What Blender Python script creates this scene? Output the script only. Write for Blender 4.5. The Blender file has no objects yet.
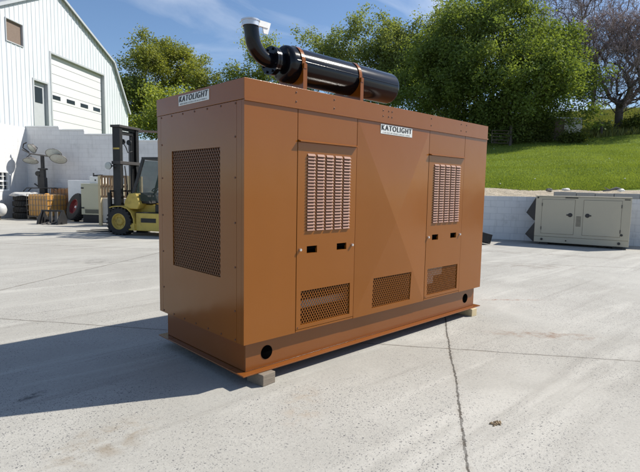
import bpy, bmesh, math, random
import numpy as np
from mathutils import Vector, Matrix, Euler
from mathutils.bvhtree import BVHTree
R = math.radians
rng = np.random.default_rng(7)
random.seed(7)
S = bpy.context.scene
COL = S.collection

# ------------------------------------------------------------------ camera
CAM = Vector((-2.200, -3.177, 1.627))
YAW, PITCH, ROLL = 43.581, -5.560, 0.987
cam = bpy.data.cameras.new('camera'); co = bpy.data.objects.new('camera', cam); COL.objects.link(co)
cam.sensor_width = 36.0; cam.lens = 489.06 / 640 * 36; cam.clip_end = 3000; cam.clip_start = .05
ya, pi_, ro = R(YAW), R(PITCH), R(ROLL)
FW = Vector((math.cos(pi_) * math.sin(ya), math.cos(pi_) * math.cos(ya), math.sin(pi_)))
RT = Vector((math.cos(ya), -math.sin(ya), 0)); UP = RT.cross(FW)
R2 = RT * math.cos(ro) + UP * math.sin(ro); U2 = -RT * math.sin(ro) + UP * math.cos(ro)
m = Matrix((R2, U2, -FW)).transposed().to_4x4(); m.translation = CAM
co.matrix_world = m
S.camera = co

# ------------------------------------------------------------------ light
SUN_DIR = Vector((0.91, -0.42, 1.0)).normalized()      # towards the sun
sun = bpy.data.lights.new('sun', 'SUN'); sun.energy = 5.0; sun.angle = R(.5); sun.color = (1, .95, .865)
so = bpy.data.objects.new('sun', sun); COL.objects.link(so)
so.rotation_euler = SUN_DIR.to_track_quat('Z', 'Y').to_euler()
S.view_settings.view_transform = 'Standard'; S.view_settings.look = 'None'
S.view_settings.exposure = 0.46; S.view_settings.gamma = 1; S.view_settings.use_curve_mapping = False
W = bpy.data.worlds.new('World'); S.world = W; W.use_nodes = True
nt = W.node_tree; nt.nodes.clear()
sky = nt.nodes.new('ShaderNodeTexSky'); sky.sky_type = 'NISHITA'; sky.sun_disc = False
sky.sun_elevation = math.asin(SUN_DIR.z); sky.sun_rotation = math.atan2(SUN_DIR.x, SUN_DIR.y)
sky.air_density = 1.0; sky.dust_density = 0.5; sky.ozone_density = 5.0
bg = nt.nodes.new('ShaderNodeBackground'); bg.inputs['Strength'].default_value = .100
out = nt.nodes.new('ShaderNodeOutputWorld')
# faint high cirrus in the sky
tc = nt.nodes.new('ShaderNodeTexCoord')
mp = nt.nodes.new('ShaderNodeMapping'); mp.inputs['Rotation'].default_value = (0, 0, R(35)); mp.inputs['Scale'].default_value = (1.6, 5.5, 9.0)
ns = nt.nodes.new('ShaderNodeTexNoise'); ns.inputs['Scale'].default_value = 1.3; ns.inputs['Detail'].default_value = 7; ns.inputs['Distortion'].default_value = .7
rp = nt.nodes.new('ShaderNodeValToRGB'); rp.color_ramp.elements[0].position = .47; rp.color_ramp.elements[1].position = .82
rp.color_ramp.elements[1].color = (.55, .55, .55, 1)
mx = nt.nodes.new('ShaderNodeMixRGB'); mx.inputs[2].default_value = (7.2, 7.6, 8.2, 1)
L = nt.links.new
L(tc.outputs['Generated'], mp.inputs['Vector']); L(mp.outputs['Vector'], ns.inputs['Vector'])
L(ns.outputs['Fac'], rp.inputs['Fac']); L(rp.outputs['Color'], mx.inputs['Fac'])
L(sky.outputs['Color'], mx.inputs[1]); L(mx.outputs['Color'], bg.inputs['Color']); L(bg.outputs['Background'], out.inputs['Surface'])

# ------------------------------------------------------------------ helpers
def cw(lat, fwd, z=0.0):
    """a place surveyed from the camera station: metres to the right, metres ahead, height"""
    fh = Vector((math.sin(ya), math.cos(ya), 0)); q = CAM + RT * lat + fh * fwd
    return Vector((q.x, q.y, z))

class MB:
    def __init__(s): s.v = []; s.f = []; s.m = []; s.M = None
    def add(s, vs, fs, mi=0):
        b = len(s.v)
        if s.M is not None: vs = [s.M @ Vector(q) for q in vs]
        s.v += [tuple(q) for q in vs]
        s.f += [tuple(b + i for i in f) for f in fs]; s.m += [mi] * len(fs)
    def box(s, x0, x1, y0, y1, z0, z1, mi=0):
        if x0 > x1: x0, x1 = x1, x0
        if y0 > y1: y0, y1 = y1, y0
        if z0 > z1: z0, z1 = z1, z0
        s.add([(x0,y0,z0),(x1,y0,z0),(x1,y1,z0),(x0,y1,z0),(x0,y0,z1),(x1,y0,z1),(x1,y1,z1),(x0,y1,z1)],
              [(0,3,2,1),(4,5,6,7),(0,1,5,4),(1,2,6,5),(2,3,7,6),(3,0,4,7)], mi)
    def prism(s, poly, axis, a, b, mi=0):
        """poly in the two other axes (cyclic order), extruded along axis from a to b"""
        def mk(p, t):
            if axis == 'x': return (t, p[0], p[1])
            if axis == 'y': return (p[0], t, p[1])
            return (p[0], p[1], t)
        n = len(poly)
        vs = [mk(p, a) for p in poly] + [mk(p, b) for p in poly]
        fs = [tuple(range(n))[::-1], tuple(range(n, 2 * n))] + [(i, (i+1) % n, n + (i+1) % n, n + i) for i in range(n)]
        s.add(vs, fs, mi)
    def tube(s, pts, rad, n=10, mi=0, caps=True, flat=None):
        pts = [Vector(q) for q in pts]
        if not isinstance(rad, (list, tuple)): rad = [rad] * len(pts)
        t0 = (pts[1] - pts[0]).normalized()
        u = t0.orthogonal().normalized(); vs = []; prev = t0
        for i, q in enumerate(pts):
            t = (pts[min(i+1, len(pts)-1)] - pts[max(i-1, 0)]).normalized()
            u = (prev.rotation_difference(t) @ u); u = (u - t * u.dot(t)).normalized(); prev = t
            w = t.cross(u)
            for k in range(n):
                a = 2 * math.pi * k / n
                vs.append(q + (u * math.cos(a) + w * math.sin(a)) * rad[i])
        fs = []
        for i in range(len(pts) - 1):
            for k in range(n):
                a = i * n + k; b = i * n + (k+1) % n
                fs.append((a, b, b + n, a + n))
        if caps: fs += [tuple(range(n))[::-1], tuple(range(len(vs) - n, len(vs)))]
        s.add(vs, fs, mi)
    def lathe(s, prof, c, axis='z', n=32, mi=0):
        """prof: list of (radius, along); closed automatically when radius 0"""
        c = Vector(c); vs = []; fs = []
        A = {'x': (Vector((0,1,0)), Vector((0,0,1)), Vector((1,0,0))), 'y': (Vector((0,0,1)), Vector((1,0,0)), Vector((0,1,0))),
             'z': (Vector((1,0,0)), Vector((0,1,0)), Vector((0,0,1)))}[axis]
        for (r_, h) in prof:
            for k in range(n):
                a = 2 * math.pi * k / n
                vs.append(c + A[0] * (r_ * math.cos(a)) + A[1] * (r_ * math.sin(a)) + A[2] * h)
        for i in range(len(prof) - 1):
            for k in range(n):
                a = i * n + k; b = i * n + (k+1) % n
                fs.append((a, b, b + n, a + n))
        s.add(vs, fs, mi)
    def bar(s, a, b, w, h, upv=(0,0,1), mi=0):
        a, b = Vector(a), Vector(b); t = (b - a).normalized(); up = Vector(upv)
        sd = t.cross(up).normalized(); up = sd.cross(t)
        vs = []
        for q in (a, b):
            for (i, j) in ((-1,-1),(1,-1),(1,1),(-1,1)): vs.append(q + sd * (i * w / 2) + up * (j * h / 2))
        s.add(vs, [(0,1,2,3)[::-1],(4,5,6,7),(0,1,5,4),(1,2,6,5),(2,3,7,6),(3,0,4,7)], mi)
    def build(s, name, mats, parent=None, smooth=False, bevel=0, loc=None, rotz=None, seg=2):
        me = bpy.data.meshes.new(name); me.from_pydata(s.v, [], s.f)
        if not isinstance(mats, (list, tuple)): mats = [mats]
        for q in mats: me.materials.append(q)
        me.polygons.foreach_set('material_index', s.m)
        bm = bmesh.new(); bm.from_mesh(me); bmesh.ops.recalc_face_normals(bm, faces=bm.faces); bm.to_mesh(me); bm.free()
        o = bpy.data.objects.new(name, me); COL.objects.link(o)
        if parent: o.parent = parent
        if loc is not None: o.location = loc
        if rotz is not None: o.rotation_euler = (0, 0, rotz)
        if smooth:
            me.polygons.foreach_set('use_smooth', [True] * len(me.polygons))
            me.set_sharp_from_angle(angle=R(38))
        if bevel:
            b = o.modifiers.new('bevel', 'BEVEL'); b.width = bevel; b.segments = seg; b.limit_method = 'ANGLE'; b.angle_limit = R(40)
            b.harden_normals = False
        return o

def tag(o, label=None, cat=None, group=None, kind=None):
    if label: o['label'] = label
    if cat: o['category'] = cat
    if group: o['group'] = group
    if kind: o['kind'] = kind
    return o
def thing(name, label, cat, loc=(0,0,0), rotz=0, group=None):
    o = bpy.data.objects.new(name, None); COL.objects.link(o); o.location = loc; o.rotation_euler = (0, 0, rotz)
    o.empty_display_size = .2
    return tag(o, label, cat, group)

# ------------------------------------------------------------------ materials
class NT:
    def __init__(s, name):
        s.mat = bpy.data.materials.new(name); s.mat.use_nodes = True; s.t = s.mat.node_tree
        s.b = s.t.nodes['Principled BSDF']; s.out = s.t.nodes['Material Output']
    def n(s, typ, **kw):
        q = s.t.nodes.new(typ)
        for k, v in kw.items():
            if k.startswith('i_'):
                key = k[2:]; key = int(key) if key.isdigit() else key.replace('_', ' ')
                q.inputs[key].default_value = v
            else: setattr(q, k, v)
        return q
    def l(s, a, b): s.t.links.new(a, b)
    def obj(s): return s.n('ShaderNodeTexCoord').outputs['Object']
    def math(s, op, a, b=None, clamp=False):
        q = s.n('ShaderNodeMath', operation=op, use_clamp=clamp)
        for i, v in enumerate((a, b)):
            if v is None: continue
            if isinstance(v, (int, float)): q.inputs[i].default_value = v
            else: s.l(v, q.inputs[i])
        return q.outputs[0]
    def noise(s, vec, scale, detail=4, rough=.55, dist=0):
        q = s.n('ShaderNodeTexNoise'); q.inputs['Scale'].default_value = scale; q.inputs['Detail'].default_value = detail
        q.inputs['Roughness'].default_value = rough; q.inputs['Distortion'].default_value = dist
        if vec is not None: s.l(vec, q.inputs['Vector'])
        return q.outputs['Fac']
    def scaled(s, vec, sc, rot=(0,0,0)):
        q = s.n('ShaderNodeMapping'); q.inputs['Scale'].default_value = sc; q.inputs['Rotation'].default_value = rot
        s.l(vec, q.inputs['Vector']); return q.outputs[0]
    def ramp(s, fac, p0, p1, a=0.0, b=1.0):
        q = s.n('ShaderNodeMapRange', interpolation_type='SMOOTHSTEP')
        q.inputs[1].default_value = p0; q.inputs[2].default_value = p1; q.inputs[3].default_value = a; q.inputs[4].default_value = b
        s.l(fac, q.inputs[0]); return q.outputs[0]
    def mix(s, fac, a, b, mode='MIX'):
        q = s.n('ShaderNodeMixRGB', blend_type=mode)
        for i, v in ((0, fac), (1, a), (2, b)):
            if isinstance(v, (int, float)): q.inputs[i].default_value = v
            elif isinstance(v, tuple): q.inputs[i].default_value = (*v, 1) if len(v) == 3 else v
            else: s.l(v, q.inputs[i])
        return q.outputs[0]
    def bump(s, h, strength=.3, dist=.01):
        q = s.n('ShaderNodeBump'); q.inputs['Strength'].default_value = strength; q.inputs['Distance'].default_value = dist
        s.l(h, q.inputs['Height']); s.l(q.outputs[0], s.b.inputs['Normal'])

def plain(name, c, rough=.5, metal=0.0, var=.12, scale=6, bump=0, spec=.5, coat=0):
    t = NT(name); o = t.obj(); n = t.noise(o, scale, 6)
    dark = tuple(x * (1 - var) for x in c); lite = tuple(min(1, x * (1 + var)) for x in c)
    t.l(t.mix(n, dark, lite), t.b.inputs['Base Color'])
    r = t.noise(o, scale * 2.3, 4); t.l(t.ramp(r, .2, .8, max(.02, rough - .08), min(1, rough + .08)), t.b.inputs['Roughness'])
    t.b.inputs['Metallic'].default_value = metal; t.b.inputs['Specular IOR Level'].default_value = spec
    t.b.inputs['Coat Weight'].default_value = coat
    if bump: t.bump(t.noise(o, scale * 5, 5), bump)
    return t.mat

def paint_mat(name, c, rough=.3, dust=.25, dustc=(.42,.36,.30), spec=.5, ripple=.045):
    """sprayed enamel: slight orange peel, thin dust film in patches"""
    t = NT(name); o = t.obj()
    d = t.ramp(t.noise(o, 1.7, 7, .6, .4), .45, .8, 0, dust)
    f = t.ramp(t.noise(t.scaled(o, (9, 9, .7)), 3, 5), .55, .85, 0, dust * .5)
    d = t.math('ADD', d, f, True)
    base = t.mix(t.noise(o, .8, 3), tuple(x * .93 for x in c), tuple(x * 1.06 for x in c))
    t.l(t.mix(d, base, dustc), t.b.inputs['Base Color'])
    t.l(t.math('ADD', t.math('MULTIPLY', d, .6), rough), t.b.inputs['Roughness'])
    t.b.inputs['Specular IOR Level'].default_value = spec
    t.bump(t.math('ADD', t.noise(o, 160, 2), t.math('MULTIPLY', t.noise(o, 2.2, 2), 14)), ripple, .004)
    return t.mat

M = {}
M['brown'] = paint_mat('brown enamel', (.232, .076, .0082), .13, .022, (.27,.17,.10), spec=.42, ripple=.075)
M['brown_dark'] = paint_mat('brown bracket paint', (.16, .055, .018), .4, .15)
M['brown_base_shaded'] = paint_mat('red brown enamel darkened for shade', (.195, .062, .0105), .2, .03, (.30,.21,.15))  # redder brown, darkened so the inset base carries shade in its colour
M['grille_shaded'] = paint_mat('brown grille darkened for shade', (.13, .042, .008), .4, .02)  # body brown taken darker: shade of the end face put into the strands
M['black_gloss'] = paint_mat('black silencer enamel', (.006, .007, .010), .15, .0, spec=.3, ripple=.06)
M['black'] = plain('black paint', (.018, .018, .019), .45)
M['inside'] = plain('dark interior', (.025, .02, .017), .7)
M['hole'] = plain('dark hole', (.0022, .0022, .0022), .95, spec=0)
M['steel'] = plain('galvanised steel', (.62, .63, .64), .33, .8)
M['zinc'] = plain('zinc fastener', (.72, .72, .72), .3, .9)
M['bolt'] = plain('dull bolt heads', (.09, .035, .018), .5)
M['plate'] = plain('silver nameplate', (.66, .66, .62), .4, .15)
M['ink'] = plain('black lettering', (.012, .012, .012), .5)
M['inkgrey'] = plain('grey lettering', (.33, .32, .30), .5)
M['wood'] = None
M['rubber'] = plain('rubber', (.022, .021, .02), .8, bump=.3)
M['yellow'] = paint_mat('worn yellow paint', (.55, .40, .075), .5, .7, (.12, .09, .05))
M['mast'] = plain('greasy black mast steel', (.011, .0105, .010), .5, .1)
M['mast_grey'] = plain('greasy grey steel', (.05, .045, .042), .6, .2)
M['rusty'] = plain('weathered steel', (.16, .12, .10), .65, .2)
M['tan'] = paint_mat('tan canopy paint', (.46, .415, .31), .5, .3, (.38, .34, .28))
M['beige'] = paint_mat('beige cabinet paint', (.55, .52, .36), .5, .3)
M['offwhite'] = plain('off white plastic', (.75, .74, .70), .5)
M['white'] = plain('white paint', (.78, .78, .76), .45)
M['tankgrey'] = plain('dull white tank', (.48, .48, .47), .5, var=.25)
M['blue'] = plain('blue decal', (.03, .12, .42), .5)
M['red'] = plain('red rim paint', (.20, .025, .025), .45)
M['glass_dark'] = plain('dark window glass', (.03, .04, .05), .06, 0, .1)

def mk_wood(name, c1, c2):
    t = NT(name); o = t.obj()
    g = t.noise(t.scaled(o, (2.0, 14, 14)), 4, 6, .6, 1.2)
    t.l(t.mix(g, c1, c2), t.b.inputs['Base Color']); t.b.inputs['Roughness'].default_value = .8; t.bump(g, .3)
    return t.mat
M['wood'] = mk_wood('grey weathered timber', (.13, .105, .08), (.26, .215, .165))
M['wood_new'] = mk_wood('pale pine', (.46, .36, .20), (.66, .54, .33))

# concrete yard ------------------------------------------------------------
def mk_concrete():
    t = NT('exposed aggregate concrete'); o = t.obj()
    big = t.noise(o, .33, 5, .6, .6); mid = t.noise(o, 2.6, 6, .62); fine = t.noise(o, 38, 4, .7)
    c = t.mix(t.ramp(big, .3, .72), (.345, .332, .295), (.44, .428, .388))
    c = t.mix(t.ramp(mid, .25, .8, .25, 0), c, (.25, .238, .21))
    c = t.mix(t.ramp(fine, .35, .7, .30, 0), c, (.25, .24, .22))
    sw = t.noise(t.scaled(o, (.28, 2.3, 1), (0, 0, R(-52))), 1.0, 6, .6, .8)
    c = t.mix(t.ramp(sw, .50, .68, 0, .45), c, (.485, .47, .425))
    sw2 = t.noise(t.scaled(o, (.16, 3.4, 1), (0, 0, R(24))), 1.3, 6, .65, .6)
    c = t.mix(t.ramp(sw2, .54, .72, 0, .45), c, (.235, .222, .195))
    # stones showing in the surface: dark and light chips of several sizes
    zone = t.ramp(t.noise(o, .55, 5, .6, .5), .36, .60, .12, 1.0)
    for sc, thr, rad, dk, amt in ((70, .52, .36, (.10, .10, .105), .8), (40, .80, .30, (.09, .09, .095), .85), (120, .45, .38, (.15, .147, .14), .6), (90, .80, .34, (.55, .53, .49), .45)):
        w = t.mix(.012, o, t.n('ShaderNodeTexNoise', i_Scale=30.0).outputs['Color'], 'ADD')
        v = t.n('ShaderNodeTexVoronoi', feature='F1'); v.inputs['Scale'].default_value = sc; v.inputs['Randomness'].default_value = 1
        t.l(w, v.inputs['Vector'])
        sep = t.n('ShaderNodeSeparateColor'); t.l(v.outputs['Color'], sep.inputs[0])
        on = t.math('GREATER_THAN', sep.outputs[0], thr)
        rr = t.math('ADD', t.math('MULTIPLY', sep.outputs[1], rad * .5), rad * .55)
        ins = t.math('LESS_THAN', v.outputs['Distance'], rr)
        f = t.math('MULTIPLY', t.math('MULTIPLY', on, ins), t.math('MULTIPLY', zone, amt))
        c = t.mix(f, c, dk)
    # joints and the long crack
    sx = t.n('ShaderNodeSeparateXYZ'); t.l(o, sx.inputs[0]); X, Y = sx.outputs[0], sx.outputs[1]
    wob = t.math('ADD', t.math('MULTIPLY', t.math('SUBTRACT', t.noise(o, .9, 2, .5), .5), .07), t.math('MULTIPLY', t.math('SUBTRACT', t.noise(o, 16, 7, .8), .5), .060))
    wob2 = t.math('MULTIPLY', t.math('SUBTRACT', t.noise(o, 1.5, 3, .6), .5), .05)
    patch = t.noise(o, 9, 5, .7)
    hmask = None
    def line(nx, ny, cc, wd, amt, wb, soft=2.2):
        nonlocal c, hmask
        d = t.math('ADD', t.math('MULTIPLY', X, nx), t.math('MULTIPLY', Y, ny))
        d = t.math('ABSOLUTE', t.math('ADD', t.math('SUBTRACT', d, cc), wb))
        core = t.ramp(d, wd, wd * soft, amt, 0)
        f = t.math('MULTIPLY', core, t.ramp(patch, .3, .6, .5, 1))
        c = t.mix(f, c, (.045, .04, .034))
        dust = t.math('MULTIPLY', t.ramp(d, wd * 2, wd * 9, .38, 0), t.ramp(patch, .4, .7))
        c = t.mix(dust, c, (.22, .19, .15))
        hmask = core if hmask is None else t.math('MAXIMUM', hmask, core)
    line(-.566, .825, -1.69, .0055, 1.0, wob, 2.0)
    line(-.566, .825, 4.9, .008, .7, wob2)
    line(-.566, .825, 11.5, .012, .6, wob2)
    line(-.566, .825, -8.2, .009, .7, wob2)
    line(.796, .606, 1.40, .005, .8, wob2)
    line(.796, .606, 7.97, .010, .45, wob2)
    line(.796, .606, -5.2, .006, .7, wob2)
    # rusty and oily stains
    def stain(x, y, ax, ay, ang, col, amt, sc=7):
        nonlocal c
        q = t.n('ShaderNodeMapping', vector_type='TEXTURE'); q.inputs['Location'].default_value = (x, y, 0)
        q.inputs['Rotation'].default_value = (0, 0, ang); q.inputs['Scale'].default_value = (ax, ay, 1); t.l(o, q.inputs[0])
        ln = t.n('ShaderNodeVectorMath', operation='LENGTH'); t.l(q.outputs[0], ln.inputs[0])
        f = t.math('MULTIPLY', t.ramp(ln.outputs['Value'], .2, 1, amt, 0), t.ramp(t.noise(o, sc, 7, .7, .5), .42, .68))
        c = t.mix(f, c, col)
    stain(3.45, -1.0, .85, .22, R(-50), (.20, .125, .08), .85)
    stain(4.9, .1, .75, .07, R(-40), (.24, .12, .07), .9, 14)
    stain(1.44, 7.5, 1.3, .6, R(-44), (.20, .19, .17), .8, 3)
    stain(8.6, 1.2, 1.6, .5, R(-50), (.20, .17, .14), .7, 3)
    stain(6.2, 3.4, 1.8, .5, R(-30), (.22, .18, .14), .6, 3)
    stain(-1.3, .95, .22, .07, R(20), (.05, .05, .05), .9, 9)
    stain(-1.15, -.1, .55, .30, R(20), (.22, .17, .11), .7, 5)
    stain(.15, -.55, .5, .22, R(40), (.30, .23, .16), .5, 6)
    stain(2.5, 13.2, 2.0, .35, R(-50), (.13, .13, .13), .8, 3)
    stain(10.8, 2.2, 3.5, .35, R(-65), (.17, .15, .125), .7, 3)
    t.l(c, t.b.inputs['Base Color'])
    t.b.inputs['Roughness'].default_value = .85; t.b.inputs['Specular IOR Level'].default_value = .3
    h = t.math('SUBTRACT', t.math('ADD', t.math('MULTIPLY', fine, .5), t.math('MULTIPLY', mid, 2.2)), t.math('MULTIPLY', hmask, 3))
    t.bump(h, .45, .008)
    return t.mat
M['concrete'] = mk_concrete()

def mk_block(name, c, mortar, peel, bw=.41, bh=.2, dirt=.3):
    """painted concrete blocks; object x along the wall, z up"""
    t = NT(name); o = t.obj()
    sp = t.n('ShaderNodeSeparateXYZ'); t.l(o, sp.inputs[0]); cb = t.n('ShaderNodeCombineXYZ')
    t.l(sp.outputs[0], cb.inputs[0]); t.l(sp.outputs[2], cb.inputs[1])
    b = t.n('ShaderNodeTexBrick'); b.offset = .5; t.l(cb.outputs[0], b.inputs['Vector'])
    b.inputs['Scale'].default_value = 1; b.inputs['Brick Width'].default_value = bw; b.inputs['Row Height'].default_value = bh
    b.inputs['Mortar Size'].default_value = .008; b.inputs['Mortar Smooth'].default_value = .3
    b.inputs['Color1'].default_value = (*c, 1); b.inputs['Color2'].default_value = (*[x * .93 for x in c], 1); b.inputs['Mortar'].default_value = (*mortar, 1)
    col = b.outputs['Color']
    n = t.ramp(t.noise(o, 1.6, 8, .7, .3), .52, .70, 0, dirt)
    col = t.mix(n, col, peel)
    st = t.ramp(t.noise(t.scaled(o, (3, 3, .35)), 2.0, 6, .6), .5, .8, 0, .35)
    col = t.mix(st, col, (.30, .29, .27))
    t.l(col, t.b.inputs['Base Color']); t.b.inputs['Roughness'].default_value = .75
    h = t.math('ADD', t.math('MULTIPLY', b.outputs['Fac'], -1.0), t.math('MULTIPLY', t.noise(o, 30, 5), .5))
    t.bump(h, .5, .006)
    return t.mat
M['block_white'] = mk_block('white painted block', (.64, .64, .635), (.57, .57, .565), (.50, .50, .48), dirt=.2)
M['block_grey'] = mk_block('chalky white block', (.70, .70, .70), (.58, .585, .59), (.46, .465, .47), .45, .21, .4)
M['block_low'] = mk_block('peeling block', (.70, .70, .69), (.56, .565, .57), (.40, .40, .39), .45, .22, .6)
M['coping'] = plain('grey coping', (.34, .335, .32), .85, bump=.4)

def mk_siding():
    t = NT('white ribbed siding'); o = t.obj()
    n = t.noise(t.scaled(o, (6, 6, .35)), 2.2, 7, .65)
    c = t.mix(t.ramp(n, .4, .75, 0, .55), (.60, .635, .66), (.38, .41, .44))
    c = t.mix(t.ramp(t.noise(o, .5, 4), .5, .75, 0, .25), c, (.43, .44, .44))
    t.l(c, t.b.inputs['Base Color']); t.b.inputs['Roughness'].default_value = .45
    return t.mat
M['siding'] = mk_siding()
M['trim'] = plain('pale grey trim', (.40, .42, .44), .5)
M['door_white'] = plain('overhead door panel', (.60, .60, .615), .45, var=.05)
M['roofing'] = plain('grey metal roof', (.35, .36, .37), .45, .3)

def mk_ground(name, a, b, cc, sc=1.2):
    t = NT(name); o = t.obj()
    n1 = t.noise(o, sc, 7, .65); n2 = t.noise(o, .12, 4, .6); n3 = t.noise(o, 9, 5, .7)
    c = t.mix(t.ramp(n1, .35, .7), a, b); c = t.mix(t.ramp(n2, .4, .65, 0, .6), c, cc); c = t.mix(t.ramp(n3, .4, .65, .4, 0), c, tuple(x * .5 for x in a))
    t.l(c, t.b.inputs['Base Color']); t.b.inputs['Roughness'].default_value = .9; t.b.inputs['Specular IOR Level'].default_value = .1
    t.bump(t.math('ADD', n3, t.math('MULTIPLY', n1, 2)), .7, .08)
    return t.mat
M['turf'] = mk_ground('turf', (.11, .17, .022), (.18, .25, .036), (.20, .25, .045))
M['sand'] = mk_ground('sandy edge', (.42, .36, .27), (.55, .48, .37), (.38, .32, .24), 3)

def leaf_mat(name, c0, c1, trans=.42):
    t = NT(name)
    at = t.n('ShaderNodeAttribute', attribute_name='tint')
    col = t.mix(at.outputs['Fac'], c0, c1)
    t.t.nodes.remove(t.b)
    d = t.n('ShaderNodeBsdfDiffuse'); tr = t.n('ShaderNodeBsdfTranslucent'); gl = t.n('ShaderNodeBsdfGlossy', i_Roughness=.6)
    t.l(col, d.inputs['Color'])
    tc_ = t.mix(1.0, col, (1.25, 1.2, .5), 'MULTIPLY'); t.l(tc_, tr.inputs['Color'])
    m1 = t.n('ShaderNodeMixShader', i_0=trans); t.l(d.outputs[0], m1.inputs[1]); t.l(tr.outputs[0], m1.inputs[2])
    m2 = t.n('ShaderNodeMixShader', i_0=.015); t.l(m1.outputs[0], m2.inputs[1]); t.l(gl.outputs[0], m2.inputs[2])
    t.l(m2.outputs[0], t.out.inputs['Surface'])
    return t.mat
M['leaf_dense'] = leaf_mat('deep green leaves', (.105, .155, .048), (.225, .285, .082))
M['leaf_mid'] = leaf_mat('fresh green leaves', (.165, .205, .08), (.29, .34, .125))
M['leaf_olive'] = leaf_mat('olive spring leaves', (.17, .20, .05), (.29, .31, .085))
M['leaf_yellow'] = leaf_mat('yellow green leaves', (.20, .25, .05), (.33, .37, .09))
M['leaf_shrub'] = leaf_mat('shrub leaves', (.08, .11, .03), (.16, .19, .05))
M['grass'] = leaf_mat('grass blades', (.17, .225, .042), (.26, .32, .075), .4)
M['weed'] = leaf_mat('rough weeds', (.14, .18, .045), (.26, .26, .10), .3)
M['bark'] = plain('bark', (.095, .078, .068), .9, bump=.6, var=.35, scale=3)
M['twig'] = plain('bare twigs', (.25, .19, .185), .9, var=.25)

def mk_liquid():
    t = NT('amber liquid in plastic tank'); o = t.obj()
    n = t.noise(o, 2, 4)
    t.l(t.mix(n, (.46, .215, .045), (.60, .33, .085)), t.b.inputs['Base Color'])
    t.b.inputs['Roughness'].default_value = .35; t.b.inputs['Subsurface Weight'].default_value = .2; t.b.inputs['Subsurface Radius'].default_value = (.1, .05, .02)
    return t.mat
M['amber'] = mk_liquid()
M['amber_dark'] = plain('brown liquid in plastic tank', (.36, .17, .06), .4)
def mk_glass(name, c, a=.35):
    t = NT(name); t.b.inputs['Base Color'].default_value = (*c, 1); t.b.inputs['Roughness'].default_value = .05
    t.b.inputs['Alpha'].default_value = a; t.b.inputs['Specular IOR Level'].default_value = .35
    n = t.noise(t.obj(), 3, 3); t.l(t.ramp(n, .3, .8, .03, .12), t.b.inputs['Roughness'])
    return t.mat
M['cab_glass'] = mk_glass('tinted cab glass', (.015, .04, .035), .5)
M['lens'] = plain('pale lamp lens', (.44, .46, .42), .25)

# ------------------------------------------------------------------ ground and terrain (setting)
g = MB(); g.add([(-260, -260, 0), (260, -260, 0), (260, 260, 0), (-260, 260, 0)], [(0, 1, 2, 3)])
tag(g.build('yard', M['concrete']), kind='structure')

dB = Vector((.76, .65, 0)).normalized(); nB = Vector((.65, -.76, 0)).normalized()   # barn gable: along it / out of it
C0 = Vector((4.06, 24.49, 0))                                                         # where wing wall meets the barn
dW = Vector((.42, -.907, 0)).normalized(); nW = Vector((.907, .42, 0)).normalized()  # low wall: along it / behind it
P0 = Vector((13.75, 4.6, 0))
W_A = P0 - dW * 4.0; W_B = P0 + dW * 16.0
KN = C0 + nB * 13.0
def sm(a, b, x): 
    t_ = min(1, max(0, (x - a) / (b - a))); return t_ * t_ * (3 - 2 * t_)
TS = [0, .6, 1.2, 2, 2.8, 4, 6, 8, 10, 12, 14, 16, 18, 20, 22, 24, 26, 29, 32, 36, 40, 46, 54, 64, 80, 110, 160, 240]
def prof_low(t):      # behind the low wall
    if t < 2.0: z = 1.47 + .30 * sm(0, 2.0, t)
    elif t < 24: z = 1.77 + (t - 2.0) * .158
    elif t < 62: z = 1.77 + 22 * .158 + (t - 24) * .215
    else: z = 1.77 + 22 * .158 + 38 * .215 + (t - 62) * .02
    return z
def prof_ramp(z0):
    return lambda t: z0 + (min(t, 10) * .02 + max(0, t - 10) * .02 if t < 60 else .2 + 50 * .02 + (t - 60) * .03)
rays = []
nfar = 9
for i in range(14):   # along the low wall from its right end to its hidden left end
    q = W_B + (W_A - W_B) * (i / 13); rays.append((q, nW, prof_low))
KD = Vector((.80, .60, 0)).normalized()
for i in range(1, 8):
    f = i / 7; q = W_A + (KN - W_A) * f
    z1 = 1.47 + 1.6 * f
    rays.append((q, (nW * (1 - f) + KD * f).normalized(), (lambda t, f=f, z1=z1: (1 - f) * prof_low(t) + f * (z1 + min(t, 60) * .05))))
for i in range(1, 14):
    f = i / 13; q = KN + (C0 - KN) * f
    z0 = max(3.05, 4.28 - .12 * 13 * (1 - f))
    rays.append((q, (KD * (1 - f) + dB * f).normalized(), (lambda t, z0=z0: z0 + min(t, 60) * .03)))
for ang in (20, 45, 75):
    v = Vector((dB.x * math.cos(R(ang)) - dB.y * math.sin(R(ang)), dB.x * math.sin(R(ang)) + dB.y * math.cos(R(ang)), 0))
    rays.append((C0 - nB * .4, v, lambda t: 4.28 + min(t, 60) * .03))
vs = []; fs = []; mi = []
nT = len(TS)
for i, (q, d_, pf) in enumerate(rays):
    for t_ in TS:
        off = q + d_ * (.06 + t_)
        bumpy = .05 * math.sin(off.x * 1.3 + off.y * .7) + .06 * math.sin(off.x * .41 - off.y * .53) if t_ > 1 else 0
        vs.append((off.x, off.y, pf(t_) + bumpy * (1 if t_ > 3 else .4)))
for i in range(len(rays) - 1):
    for k in range(nT - 1):
        a = i * nT + k; fs.append((a, a + 1, a + nT + 1, a + nT)); mi.append(1 if TS[k] < 2.0 and 7 <= i < 30 else 0)
me = bpy.data.meshes.new('hillside'); me.from_pydata(vs, [], fs); me.materials.append(M['turf']); me.materials.append(M['sand'])
me.polygons.foreach_set('material_index', mi); me.polygons.foreach_set('use_smooth', [True] * len(fs))
bm = bmesh.new(); bm.from_mesh(me); bmesh.ops.recalc_face_normals(bm, faces=bm.faces)
if sum(f.normal.z for f in bm.faces) < 0: bmesh.ops.reverse_faces(bm, faces=bm.faces)
bm.to_mesh(me); TERR = BVHTree.FromBMesh(bm); bm.free()
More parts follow.
